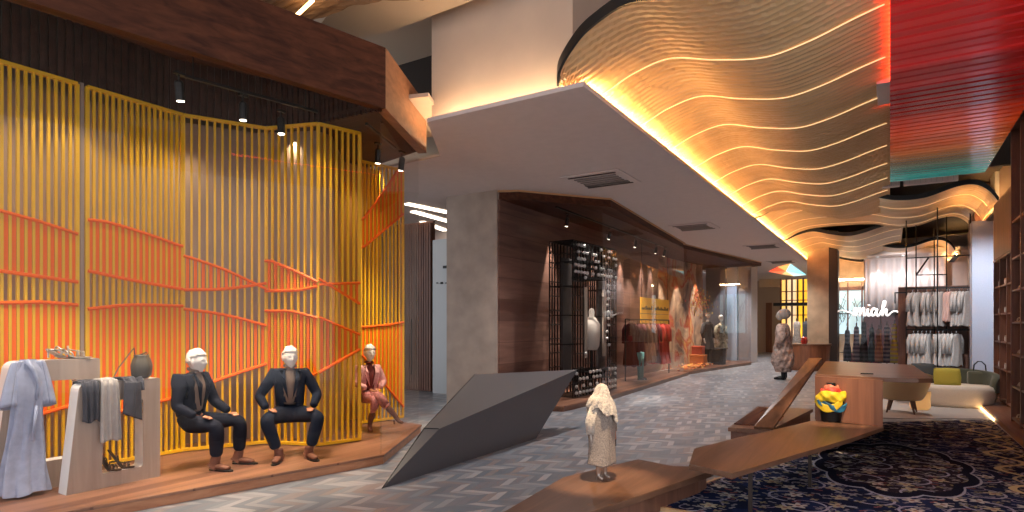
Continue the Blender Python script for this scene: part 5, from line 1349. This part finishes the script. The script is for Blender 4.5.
# ================================================================ gold glass alcove at the far left end of the hall
ga = thing('gold_glass_screen', 'tall gold glass screen in a dark frame at the far end of the hall', 'glass screen', (-4, 33.5, 0))
xa, xb = atY(781, 300, 33.5).x, atY(815, 300, 33.5).x
MB().box(xa, xb, 33.5, 33.55, 0, 3.9).build('panel', M['goldglass'], ga)
m = MB()
for i in range(7):
    x = xa+(xb-xa)*i/6; m.box(x-.04, x+.04, 33.4, 33.5, 0, 3.95)
m.build('mullions', M['shelfwood'], ga)
m = MB()
for z in (2.85, 3.3, 2.1): m.box(xa, xb, 33.42, 33.5, z-.02, z+.02)
m.build('crossbars', M['shelfwood'], ga)
MB().box(xa-.2, xb+.1, 32.4, 33.3, 2.55, 2.7).build('canopy', M['black'], ga)
MB().box(xb+.0, xb+.1, 32.4, 33.3, 0, 2.55).build('canopy_post', M['black'], ga)
for i, (px, lb) in enumerate(((797, 'pale dressed torso left of the dark one before the gold glass screen'), (806, 'dark dressed torso before the gold glass screen'))):
    v = atY(px, 350, 31); dressform_m = mat('torso_cloth_%d' % i, (.32, .28, .25) if i == 0 else (.05, .05, .06), .9, noise=.4, nscale=20)
    dressform(v.x, 31, 2.0, .22, dressform_m, lb)
dk = thing('curved_desk', 'curved wooden reception desk behind the standing fur mannequin', 'desk', (atY(808, 370, 24).x, 24, 0))
x_ = atY(808, 370, 24).x
m = MB(); m.lathe([(.62, 0), (.66, .1), (.72, .85), (.72, .88)], (x_, 24, 0), 36); m.build('desk_body', M['walnut_z'], dk, smooth=False)
m = MB(); m.lathe([(.76, .88), (.76, .93)], (x_, 24, 0), 36); m.build('top', M['walnut'], dk)
m = MB(); m.lathe([(.09, 0), (.11, .1), (.09, .22), (.05, .25)], (x_-.1, 23.8, .93), 16, fold=.1); tag(m.build('red_vase', mat('red_glaze', (.5, .04, .03), .3)), 'small red vase on the curved wooden reception desk', 'vase')
# ---------------------------------------------------------------- tall mannequin in mottled fur
fm = at(783, 379.5, 0)
fm = Vector((fm.x, fm.y, 0))
t = thing('mannequin', 'tall mannequin standing side on in a long mottled fur coat before the reception desk', 'mannequin', fm, math.radians(178)); t.scale = (1.12, 1.12, 1.03)
nodes = [((0, 0, 1.0), (.16, .12)), ((0, 0, 1.2), (.14, .11)), ((.0, 0, 1.42), (.17, .12)), ((.02, 0, 1.58), .06), ((.05, 0, 1.68), .055)]
edges = [(0, 1), (1, 2), (2, 3), (3, 4)]
for s in (-1, 1):
    b0 = len(nodes); nodes += [((0, s*.1, .92), .095), ((.03, s*.1, .52), .065), ((-.02, s*.1, .09), .045), ((.13, s*.1, .04), .038)]; edges += [(0, b0), (b0, b0+1), (b0+1, b0+2), (b0+2, b0+3)]
    b0 = len(nodes); nodes += [((0, s*.19, 1.45), .06), ((-.02, s*.25, 1.16), .048), ((.10, s*.22, .93), .032)]; edges += [(2, b0), (b0, b0+1), (b0+1, b0+2)]
    hand_nodes(nodes, edges, b0+2, (.10, s*.22, .93), (.5, 0, -1), (0, s, 0), 1, s)
bodym = remeshed(join_mesh([skin(nodes, edges, levels=2), head_mesh((.06, 0, 1.82), 0, 1.15)]), .012)
mesh_obj(bodym, 'body', mat('grey_mannequin', (.36, .33, .31), .5), t)
m = MB(); m.ball((-.035, 0, 1.87), .155, 16, sc=(1.0, .88, 1.0)); m.build('hood', mat('grey_felt', (.30, .25, .23), .9), t, world=False, smooth=True)
def fc(u, v):
    a = 2*PI*v; z = 1.60-1.38*u; w = interp([(0, .10), (.06, .22), (.3, .25), (.75, .30), (1, .20)], u); d = interp([(0, .09), (.08, .16), (.35, .19), (.75, .27), (1, .18)], u)
    f = 1+.05*math.sin(a*5+u*9)+.04*math.sin(a*11+u*23)+.03*math.sin(u*40+a*2)
    return (d*math.cos(a)*f, w*math.sin(a)*f, z)
m = MB(); m.grid(fc, 70, 60); m.build('fur_coat', M['furgrey'], t, world=False, smooth=True, solid=.01)
for s in (-1, 1):
    m = MB(); m.tube([(0, s*.20, 1.48), (-.02, s*.29, 1.2), (.08, s*.28, .98)], [.10, .11, .09], 14); m.build('sleeve', M['furgrey'], t, world=False, smooth=True)
    m = MB(); m.tube([(-.06, s*.1, .03), (.06, s*.1, .045), (.20, s*.1, .03)], [.045, .05, .03], 10); m.tube([(-.03, s*.1, .05), (-.02, s*.1, .30)], [.055, .06], 10); m.build('boot', M['black'], t, world=False, smooth=True)
# ================================================================ passage door
dr_ = thing('door', 'ribbed walnut door with long pull handle in the passage', 'door', (-9.2, 10.6, 0))
da = atY(405, 300, 11.3); db = atY(432, 300, 11.3)
m = MB(); x = da.x-.3
while x < db.x: m.box(x, x+.05, 11.22, 11.3, .02, 4.05); x += .075
m.build('ribbed_face', M['shelfwood'], dr_)
MB().box(da.x-.35, db.x+.03, 11.3, 11.38, 0, 4.1).build('leaf', M['shelfwood'], dr_)
hx = atY(413, 300, 11.2).x
MB().tube([(hx, 11.14, .4), (hx, 11.14, 1.75)], .02, 8).build('handle', M['darkmetal'], dr_)
v0 = atY(432, 300, 11.1); v1 = atY(452, 300, 11.1)
gp_ = thing('frosted_glass_panel', 'frosted glass panel with small dark marks right of the ribbed passage door', 'glass panel', (v0.x, 11.1, 0))
MB().box(v0.x+.02, v1.x+.25, 11.1, 11.12, 0, 3.6).build('pane', M['frost'], gp_)
for (px, py, w_, h_) in ((445, 267, 3.5, 1.6), (437, 283, 1.2, .6), (441.5, 283, 1.8, 1.2), (446, 283, 1.2, .6)):
    c = atY(px, py, 11.08); s_ = 12/F; MB().box(c.x-w_*s_*.9, c.x+w_*s_*.9, 11.075, 11.099, c.z-h_*s_, c.z+h_*s_).build('mark', M['black'], gp_)
struct(MB().box(-14, -7.6, 14.5, 14.6, 0, 4.45).build('wall_passage_rear', M['slab'], keep=True))
# ================================================================ showcase 2
f2 = [(-6.42, 9.78), (-5.95, 9.82), (-5.05, 11.5), (-5.05, 12.2), (-5.40, 19.2)]
t = thing('display_platform', 'low wooden platform of the second showcase under the black wire portal', 'platform', (-6.2, 14, 0))
p2 = [(-6.37, 9.76), (-5.60, 9.75), (-5.08, 9.95), (-5.0, 11.6), (-5.42, 19.3), (-6.37, 19.3)]
MB().prism(p2, .085, .11).build('deck', M['deck'], t)
MB().prism([(-6.37, 9.78), (-5.6, 9.78), (-5.1, 9.97), (-5.02, 11.6), (-5.44, 19.28), (-6.37, 19.28)], 0, .085).build('plinth', M['walnut'], t)
top2 = [(-6.42, 9.76), (-6.06, 10.0), (-4.88, 11.6), (-5.5, 19.0)]
struct(MB().prism([(-7.7, 10.65), (-6.42, 10.65), (-6.42, 9.80), (-6.06, 9.95), (-4.86, 11.6), (-5.55, 19.1), (-7.8, 19.1)], 4.02, 4.195).build('ceiling_showcase_two', M['fascia'], keep=True))
m = MB(); band(m, [(-6.42, 9.75), (-6.06, 9.94), (-4.85, 11.6), (-5.5, 19.2)], .03, 4.165, 4.199); struct(m.build('trim_11', mat('warm_edge_veneer', (.55, .30, .14), .5), keep=True))
struct(MB().box(-6.48, -6.38, 9.76, 19.2, 0, 4.02).build('wall_showcase_two', M['brownwall'], keep=True))
for i, (a, b_) in enumerate([((-6.0, 9.95), (-5.95, 10.02)), ((-5.95, 10.02), (-5.05, 11.62)), ((-5.05, 11.62), (-5.5, 19.0))]):
    struct(MB().add([(a[0], a[1], .11 if i else 0), (b_[0], b_[1], .11 if i else 0), (b_[0], b_[1], 4.03), (a[0], a[1], 4.03)], [(0, 1, 2, 3)]).build('window_%d' % (5+i), M['glass'], keep=True))
track((-5.75, 10.9), (-5.9, 18.5), 'long black light track inside the second showcase', 4.0)
for k, (y, x) in enumerate(((11.8, 1), (14.1, 1), (15.9, 1), (17.6, 1), (18.4, 1))):
    spotlight((-5.85, y-.2, 3.86), (-6.3, y, 2.0), 'black track spotlight in the second showcase, %s from the viewer' % ords[k], group='spotlights of the second showcase', power=None)
    spot('wall_scallop', (-6.16, y, 3.98), (-6.28, y, 1.2), 480, (1, .88, .76), 34, .5)
for (x, y, tx, ty) in ((-5.6, 11.6, -5.6, 12.3), (-5.8, 16.2, -6.0, 17.0), (-5.6, 13.5, -5.6, 12.6)):
    spot('display_spot', (x, y, 3.9), (tx, ty, .8), 380, (1, .88, .76), 55)
# wire portal with chrome balls
pp = thing('wire_portal', 'black wire grid portal with rows of chrome balls in the second showcase', 'portal', (-5.55, 12.3, .11))
Pa = Vector((-5.50, 11.15, 0)); Pb = Vector((-5.42, 13.25, 0)); dv = (Pb-Pa).normalized(); nv = Vector((-1, .04, 0)).normalized(); Lp = (Pb-Pa).length
def pt_(u, w, z): return Pa+dv*(u*Lp)+nv*w+Vector((0, 0, z))
zT = 3.34
def bars(us, zs, w, part, r=.012):
    m = MB()
    for u in us: m.obox(pt_(u, w, zs[0]), pt_(u, w, zs[-1]), r*2, r*2)
    for z in zs: m.obox(pt_(us[0], w, z), pt_(us[-1], w, z), r*2, r*2)
    m.build(part, M['black'], pp)
for w_ in (0, .55):
    bars([0, .05, .10, .16, .22], [.11+.3*i for i in range(11)]+[zT], w_, 'side_grid')
    bars([.78, .84, .90, .95, 1.0], [.11+.3*i for i in range(11)]+[zT], w_, 'side_grid')
    bars([.22+.07*i for i in range(9)], [2.62, 2.80, 2.98, 3.16, zT], w_, 'lintel_grid')
    bars([.22+.07*i for i in range(9)], [.11, .27, .43, .60], w_, 'base_grid')
m = MB()
for u in (0, .05, .10, .16, .22, .78, .84, .9, 1.0):
    for z in [.11, .6, 1.2, 1.8, 2.4, 2.9, zT]: m.obox(pt_(u, 0, z), pt_(u, .55, z), .02, .02)
for u in [.22+.07*i for i in range(9)]:
    for z in (.11, .43, .60, 2.62, 2.98, zT): m.obox(pt_(u, 0, z), pt_(u, .55, z), .02, .02)
m.build('cross_bars', M['black'], pp)
for u0, u1 in ((.02, .20), (.80, .98)):
    m = MB(); a = pt_(u0, .28, 0); b_ = pt_(u1, .28, 0); m.obox((a.x, a.y, 1.7), (b_.x, b_.y, 1.7), .05, 2.6); m.build('inner_panel', mat('smoked_panel', (.05, .045, .045), .35), pp)
rnd = random.Random(2); m = MB()
balls = []
for i in range(16):
    for z in (2.70, 2.84, 2.98, 3.12, 3.26): balls.append((.03+.94*i/15, z))
for i in range(13):
    for z in (.2, .33, .48, .6): balls.append((.05+.9*i/12, z))
for k in range(12): balls.append((.76+rnd.uniform(-.02, .03), 1.0+.15*k)); 
for k in range(5): balls.append((.24, 1.0+.4*k))
nb = 0
for u, z in balls:
    if nb >= 100: break
    if rnd.random() < .62:
        b2 = MB(); b2.ball(pt_(u, -.03, z), .038, 8); b2.build('chrome_ball', M['pearl'], pp, smooth=True); nb += 1
m = MB()
for s in (.27, .30, .70, .73): m.obox(pt_(s, .02, .9), pt_(s, .02, 2.4), .06, .04)
m.build('pale_slat', M['stucco'], pp)
bt_ = thing('bust_form', 'cream bust with draped fur standing in the opening of the wire portal', 'bust', pt_(.5, .1, 1.05))
m = MB(); m.lathe([(.12, 0), (.17, .1), (.19, .35), (.20, .55), (.12, .68), (.06, .74), (.07, .84), (.05, .9), (.01, .92)], n=24, sy=.75, fold=.03); m.build('bust', mat('cream_cloth', (.66, .60, .54), .8), bt_, world=False, smooth=True)
m = MB(); m.tube([(0, 0, -.94), (0, 0, .02)], .02, 8); m.lathe([(.15, -.94), (.15, -.92)], n=16); m.build('stand', M['black'], bt_, world=False)
# red clothes on a short rail, yellow hoarding
c0_ = at(672, 384, .11)
hd_ = thing('hoarding_sign', 'square yellow hanging board with a row of dark marks in the second showcase', 'sign', (c0_.x-.2, 17.6, 2.0))
s0_ = atY(641, 300, 16.6); s1_ = atY(669, 300, 16.6); zt2 = atY(655, 300, 16.6)
def on_back(px, py, X):
    r = (px-512)/F; Y = X*(ct+r*st)/(r*ct-st); D = -st*X+ct*Y; return Vector((X, Y, CH+(HY-py)*D/F))
XS = -6.2
a = on_back(641, 300, XS); b_ = on_back(654, 300, XS); c_ = on_back(669, 300, XS); zt3 = CH+(HY-300)*(a-Vector((0, 0, 0))).length/F
amber = mat('amber_board', (.72, .36, .03), .5, emit=.12, ec=(1, .5, .05))
for y0_, y1_ in ((a.y, b_.y-.08), (b_.y+.02, c_.y)):
    MB().box(XS-.03, XS, y0_, y1_, 1.95, 2.42).build('board', amber, hd_); MB().box(XS-.03, XS, y0_, y1_, 1.45, 1.93).build('board', amber, hd_)
lm_ = MB(); rnd = random.Random(4)
for y0_, y1_ in ((a.y+.06, b_.y-.14), (b_.y+.08, c_.y-.06)):
    y_ = y0_
    while y_ < y1_:
        w_ = rnd.uniform(.05, .12); lm_.box(XS, XS+.006, y_, min(y_+w_, y1_), 2.06, 2.06+rnd.uniform(.05, .13)); y_ += w_+.04
lm_.build('dark_marks', M['black'], hd_)
m = MB()
for y_ in (a.y+.1, c_.y-.1): m.tube([(XS-.015, y_, 2.42), (XS-.015, y_, 4.02)], .008, 6)
m.build('hanging_wire', M['black'], hd_)
rr = thing('clothes_rail', 'short rail of red clothes in the second showcase', 'clothes rail', (-5.9, 16.5, .11))
ra = Vector((-5.95, 15.2, 1.75)); rb = Vector((-5.85, 18.6, 1.75))
MB().tube([ra, rb], .018, 8).build('rail', M['black'], rr)
for p in (ra, rb): MB().tube([(p.x, p.y, .11), p], .018, 8).build('post', M['black'], rr)
reds = [(mat('maroon_cloth', (.14, .03, .03), .9), 'maroon'), (mat('rust_cloth', (.25, .10, .06), .9), 'rust brown'), (mat('red_cloth', (.50, .05, .035), .9), 'bright red')]
rg = [garment('hanging_jacket', 'x', 'red clothes on the short rail', reds[0][0], 1.15, .42), garment('hanging_jacket', 'x', 'red clothes on the short rail', reds[1][0], 1.1, .40), garment('hanging_dress', 'x', 'red clothes on the short rail', reds[2][0], 1.2, .44)]
for i in range(10):
    k = 0 if i < 3 else (1 if i < 6 else (0 if i == 6 else 2)); y_ = 15.45+.32*i
    hang(rg[k], (-5.93, y_, 1.70), math.radians(60+(i*37) % 30), '%s %s garment along the short rail, counted from the viewer' % (ords[i], reds[k][1]))
# teal boots mannequin legs hint
tb = thing('leg_form', 'pair of teal legs standing under the red clothes rail', 'leg form', (-5.75, 15.8, .11))
for s in (-1, 1):
    m = MB(); m.tube([(0, s*.09, .03), (0, s*.09, .4), (0, s*.09, .75)], [.05, .06, .075], 10); m.build('leg', mat('teal_knit', (.12, .28, .27), .8), tb, world=False, smooth=True)
    m = MB(); m.tube([(-.04, s*.09, .025), (.14, s*.09, .02)], [.045, .03], 8); m.build('boot', M['darkcloth'], tb, world=False, smooth=True)
# ================================================================ showcase 3
p3 = [(-6.3, 19.5), (-5.50, 19.45), (-5.30, 21.5), (-4.72, 25.8), (-4.95, 26.6), (-6.6, 26.6)]
t = thing('display_platform', 'far low wooden platform under the autumn display and dark dressed mannequins', 'platform', (-5.7, 23, 0))
MB().prism(p3, .085, .11).build('deck', M['deck'], t)
MB().prism([(x-.02, y) for x, y in p3], 0, .085).build('plinth', M['walnut'], t)
struct(MB().prism([(-7.7, 19.2), (-5.6, 19.2), (-5.3, 21.6), (-4.5, 26.6), (-5.2, 27.2), (-7.7, 27.2)], 4.04, 4.195).build('ceiling_showcase_three', M['fascia'], keep=True))
m = MB(); band(m, [(-5.58, 19.2), (-5.28, 21.6), (-4.48, 26.6)], .03, 4.165, 4.199); struct(m.build('trim_12', mat('warm_edge_veneer_far', (.55, .30, .14), .5), keep=True))
struct(band(MB(), [(-6.95, 19.4), (-6.75, 23.2)], .1, 0, 4.04).build('wall_showcase_three', M['mural'], keep=True))
struct(band(MB(), [(-6.75, 23.2), (-6.55, 25.3)], .1, 0, 4.04).build('wall_showcase_three_end', M['mural'], keep=True))
struct(MB().box(-6.7, -5.9, 26.4, 26.5, 0, 4.04).build('wall_showcase_three_rear', M['greywall'], keep=True))
struct(MB().box(-5.85, -5.45, 26.5, 26.9, 0, 4.04).build('wall_strip_blue', mat('cool_white_wall', (.55, .66, .80), .6), keep=True))
spot('cool_wash', (-5.5, 25.6, 3.9), (-5.6, 26.6, 2.0), 70, (.72, .85, 1), 60)
struct(MB().box(-5.4, -4.9, 26.6, 28.0, 0, 4.2).build('wall_grey_block', M['greywall'], keep=True))
for i, (a, b_) in enumerate([((-5.55, 19.5), (-5.32, 21.5)), ((-5.32, 21.5), (-4.78, 25.8))]):
    struct(MB().add([(a[0], a[1], .11), (b_[0], b_[1], .11), (b_[0], b_[1], 4.05), (a[0], a[1], 4.05)], [(0, 1, 2, 3)]).build('window_%d' % (8+i), M['glass'], keep=True))
for (x, y, tx, ty) in ((-6.2, 20.6, -6.8, 20.8), (-6.1, 22.4, -6.7, 22.6), (-5.8, 24.0, -5.9, 24.3), (-6.1, 24.4, -6.6, 24.6), (-6.0, 21.6, -6.0, 21.4)):
    spot('display_spot', (x, y, 3.95), (tx, ty, 1.0), 420, (1, .82, .62), 55)
# dark dressed mannequins
def standing(label, x, y, h, rz, col, bag=None, hair=None):
    t = thing('mannequin', label, 'mannequin', (x, y, .11), rz, 'standing mannequins of the far showcase')
    k = h/1.8
    nodes = [((0, 0, .95*k), (.15, .11)), ((0, 0, 1.15*k), (.12, .09)), ((0, 0, 1.35*k), (.16, .11)), ((.01, 0, 1.5*k), .05), ((.02, 0, 1.58*k), .05)]; edges = [(0, 1), (1, 2), (2, 3), (3, 4)]
    for s in (-1, 1):
        b0 = len(nodes); nodes += [((0, s*.09, .86*k), .09), ((.02, s*.1, .48*k), .06), ((0, s*.1, .07), .04), ((.14, s*.11, .03), .032)]; edges += [(0, b0), (b0, b0+1), (b0+1, b0+2), (b0+2, b0+3)]
        b0 = len(nodes); nodes += [((0, s*.19, 1.40*k), .055), ((-.02, s*.26, 1.12*k), .042), ((.08, s*.25, .88*k), .03)]; edges += [(2, b0), (b0, b0+1), (b0+1, b0+2)]
        hand_nodes(nodes, edges, b0+2, (.08, s*.25, .88*k), (.3, 0, -1), (0, s, 0), 1, s)
    mesh_obj(remeshed(join_mesh([skin(nodes, edges, levels=2), head_mesh((.03, 0, 1.70*k), 0, 1.0)]), .012), 'body', M['whitegloss'], t)
    def cfn(u, v):
        a = 2*PI*v; z = 1.5*k-.95*k*u; w = interp([(0, .09), (.08, .20), (.4, .19), (.6, .21), (1, .30)], u); d = w*.68; f = 1+.07*math.sin(a*6+u*3)*u; return (d*math.cos(a)*f, w*math.sin(a)*f, z)
    m = MB(); m.grid(cfn, 26, 40); m.build('coat', col, t, world=False, smooth=True, solid=.01)
    for s in (-1, 1):
        m = MB(); m.tube([(0, s*.19, 1.41*k), (-.02, s*.27, 1.12*k), (.06, s*.26, .92*k)], [.07, .065, .05], 10); m.build('sleeve', col, t, world=False, smooth=True)
        m = MB(); m.tube([(0, s*.1, .55*k), (0, s*.1, .1)], [.085, .06], 10); m.build('trouser_leg', M['darkcloth'], t, world=False, smooth=True)
    if hair: mesh_obj(hair_mesh((.03, 0, 1.70*k), 0, 1.05), 'hair', hair, t, solid=.01)
    return t
q1 = at(717, 366, .11); q2 = at(731, 365, .11)
standing('mannequin in a dark grey coat at the left of the far showcase pair', -5.75, 22.9, 1.95, -.5, M['darkcloth'], hair=M['furgrey'])
standing('mannequin in an olive and white patterned coat at the right of the far showcase pair', -5.55, 24.1, 1.85, -.6, mat('leaf_print', (.36, .34, .28), .9, noise=.8, nscale=9), hair=M['white'])
for k, (x, y, c, lb, w_, h_) in enumerate(((-5.55, 23.6, M['darkcloth'], 'dark travel trunk in front of the right far mannequin', .5, .62), (-5.9, 22.2, mat('red_lacquer_box', (.50, .08, .04), .5), 'red lacquered box on the larger orange box in the far showcase', .38, .3), (-5.9, 22.2, mat('orange_lacquer_box', (.62, .20, .06), .5), 'orange lacquered box under the red one in the far showcase', .5, .42))):
    z0 = .11+(.43 if k == 1 else 0)
    t = thing('box', lb, 'box', (x, y, z0)); MB().box(-w_/2, w_/2, -w_/2, w_/2, 0, h_*.82).build('case', c, t, world=False, bevel=.015); MB().box(-w_/2-.01, w_/2+.01, -w_/2-.01, w_/2+.01, h_*.82, h_).build('lid', c, t, world=False, bevel=.015)
lv = thing('leaf_heap', 'heap of orange autumn leaves on the far platform', 'leaves', (-5.75, 21.2, .11)); lv['kind'] = 'stuff'
m = MB(); rnd = random.Random(8)
for i in range(420):
    x = -5.75+rnd.gauss(0, .16); y = 21.3+rnd.gauss(0, .8); x = min(x, -5.45); z = .12+rnd.random()*.12; a = rnd.uniform(0, 6); s = .06
    m.poly([(x+s*math.cos(a+j*1.57)*(1 if j % 2 else .5), y+s*math.sin(a+j*1.57)*(1 if j % 2 else .5), z+rnd.uniform(-.02, .02)) for j in range(4)], i % 3)
m.build('leaves', [mat('leaf_orange', (.75, .26, .04), .7), mat('leaf_gold', (.75, .45, .08), .7), mat('leaf_red', (.5, .10, .03), .7)], lv)
br = thing('flowering_branch', 'hanging branch with gold and red leaves over the lacquered boxes', 'branch', (-5.9, 22.0, 1.9))
m = MB(); rnd = random.Random(9); lf = MB()
for i in range(9):
    p = Vector((-5.85, 22.0, 2.85)); pts = [p]; d = Vector((rnd.uniform(-.3, .3), rnd.uniform(-.6, .6), -.5))
    for j in range(5):
        p = p+d*.28; d += Vector((rnd.uniform(-.3, .3), rnd.uniform(-.3, .3), rnd.uniform(-.2, .25))); pts.append(p)
        for q in range(5):
            a = rnd.uniform(0, 6); c = p+Vector((rnd.gauss(0, .1), rnd.gauss(0, .1), rnd.gauss(0, .1))); s = .07
            lf.poly([c+Vector((0, s*math.cos(a+k_*1.57), s*math.sin(a+k_*1.57)*.6)) for k_ in range(4)], rnd.randrange(3))
    m.tube(pts, .01, 5)
m.tube([(-5.9, 22, 2.9), (-5.9, 22, 4.04)], .006, 5)
m.build('twigs', M['shelfwood'], br); lf.build('leaves', [mat('gold_leaf', (.75, .55, .10), .6), mat('red_leaf', (.55, .08, .04), .6), mat('orange_leaf', (.7, .3, .06), .6)], br)
# globe lamp on the trunk
# dark doorway on the far wall
v0 = atY(766, 340, 37.95); v1 = atY(772, 340, 37.95)
struct(MB().box(v0.x, v1.x, 37.9, 38.0, 0, 2.9).build('door_1', M['shelfwood'], keep=True))
struct(MB().box(atY(760, 300, 37).x, atY(782, 300, 37).x, 36.8, 36.9, 3.75, 4.2).build('trim_13', M['beige'], keep=True))
# ---------------------------------------------------------------- room lamps and added fills
for (x, y, p) in ((-4.4, 8.5, 70), (-4.2, 12.5, 80), (-4.0, 16.5, 80), (-4.0, 20.5, 90), (-3.8, 25, 110), (-3.8, 30, 130)):
    spot('slab_fill', (x, y, 4.15), (x, y, 0), p*4, (1, .95, .92), 130, .8, .05)  # fill lamps added to lift the hall, no fixtures in the slab
spot('plinth_spot', (-1.6, 4.2, 4.5), (fg.x, fg.y, .3), 1100, (1, .78, .52), 17, .7)
spot('torso_spot', (.2, 6.6, 4.5), (tq.x, tq.y, .55), 1000, (1, .76, .50), 15, .7)
spot('rug_spot', (.8, 6.5, 4.6), (.5, 7.8, 0), 260, (1, .92, .85), 80, .8)
spot('rug_spot', (.8, 10., 4.6), (.5, 11, 0), 260, (1, .92, .85), 80, .8)
spot('sofa_spot', (.8, 14.0, 4.3), (.9, 14.6, .4), 260, (1, .92, .85), 70, .8)
spot('rack_spot', (1.1, 18.2, 4.3), (1.1, 20, 1.6), 230, (1, .95, .9), 60, .8)
spot('dress_spot', (-.4, 25.5, 4.2), (-.4, 27.3, 1.0), 800, (1, .9, .85), 70, .8)
spot('passage_fill', (-8.8, 9.2, 4.3), (-9.6, 11.4, 1.5), 260, (1, .9, .8), 110, .8)  # fill added to brighten the passage door and walls
spot('curtain_fill', (.2, 26.9, 4.1), (.4, 29.6, 2.9), 380, (1, .94, .93), 90, .9)
spot('column_fill', (1.2, 16.3, 4.1), (1.95, 18.6, 2.0), 420, (.82, .90, 1), 70, .9)  # cool fill added to brighten the blue column
spot('fur_spot', (-3.9, 15.6, 4.0), (fm.x, fm.y, 1.2), 260, (1, .9, .8), 40, .8)
rs = MB().box(-.0005, .0, 4.2, 9.8, 4.60, 4.64); rs.build('added_red_glow', mat('red_glow_emitter', (1, .1, .05), .5, emit=10, ec=(1, .06, .02)), bt)  # unseen emitter added to tint the right end of the wave red
# ================================================================ light and camera
w = bpy.data.worlds.new('World'); SC.world = w; w.use_nodes = True
bg_ = w.node_tree.nodes['Background']; bg_.inputs[0].default_value = (.93, .94, 1.0, 1); bg_.inputs[1].default_value = 1.2
cam = bpy.data.cameras.new('Camera'); co = bpy.data.objects.new('Camera', cam); COL.objects.link(co)
cam.sensor_width = 36; cam.lens = 36*F/1024; cam.shift_y = (HY-256)/1024
co.location = (0, 0, CH); co.rotation_euler = (PI/2, 0, TH); cam.clip_start = .05; cam.clip_end = 200
SC.camera = co
vs = SC.view_settings; vs.view_transform = 'Standard'; vs.look = 'None'; vs.gamma = 1; vs.exposure = 0.35; vs.use_curve_mapping = False
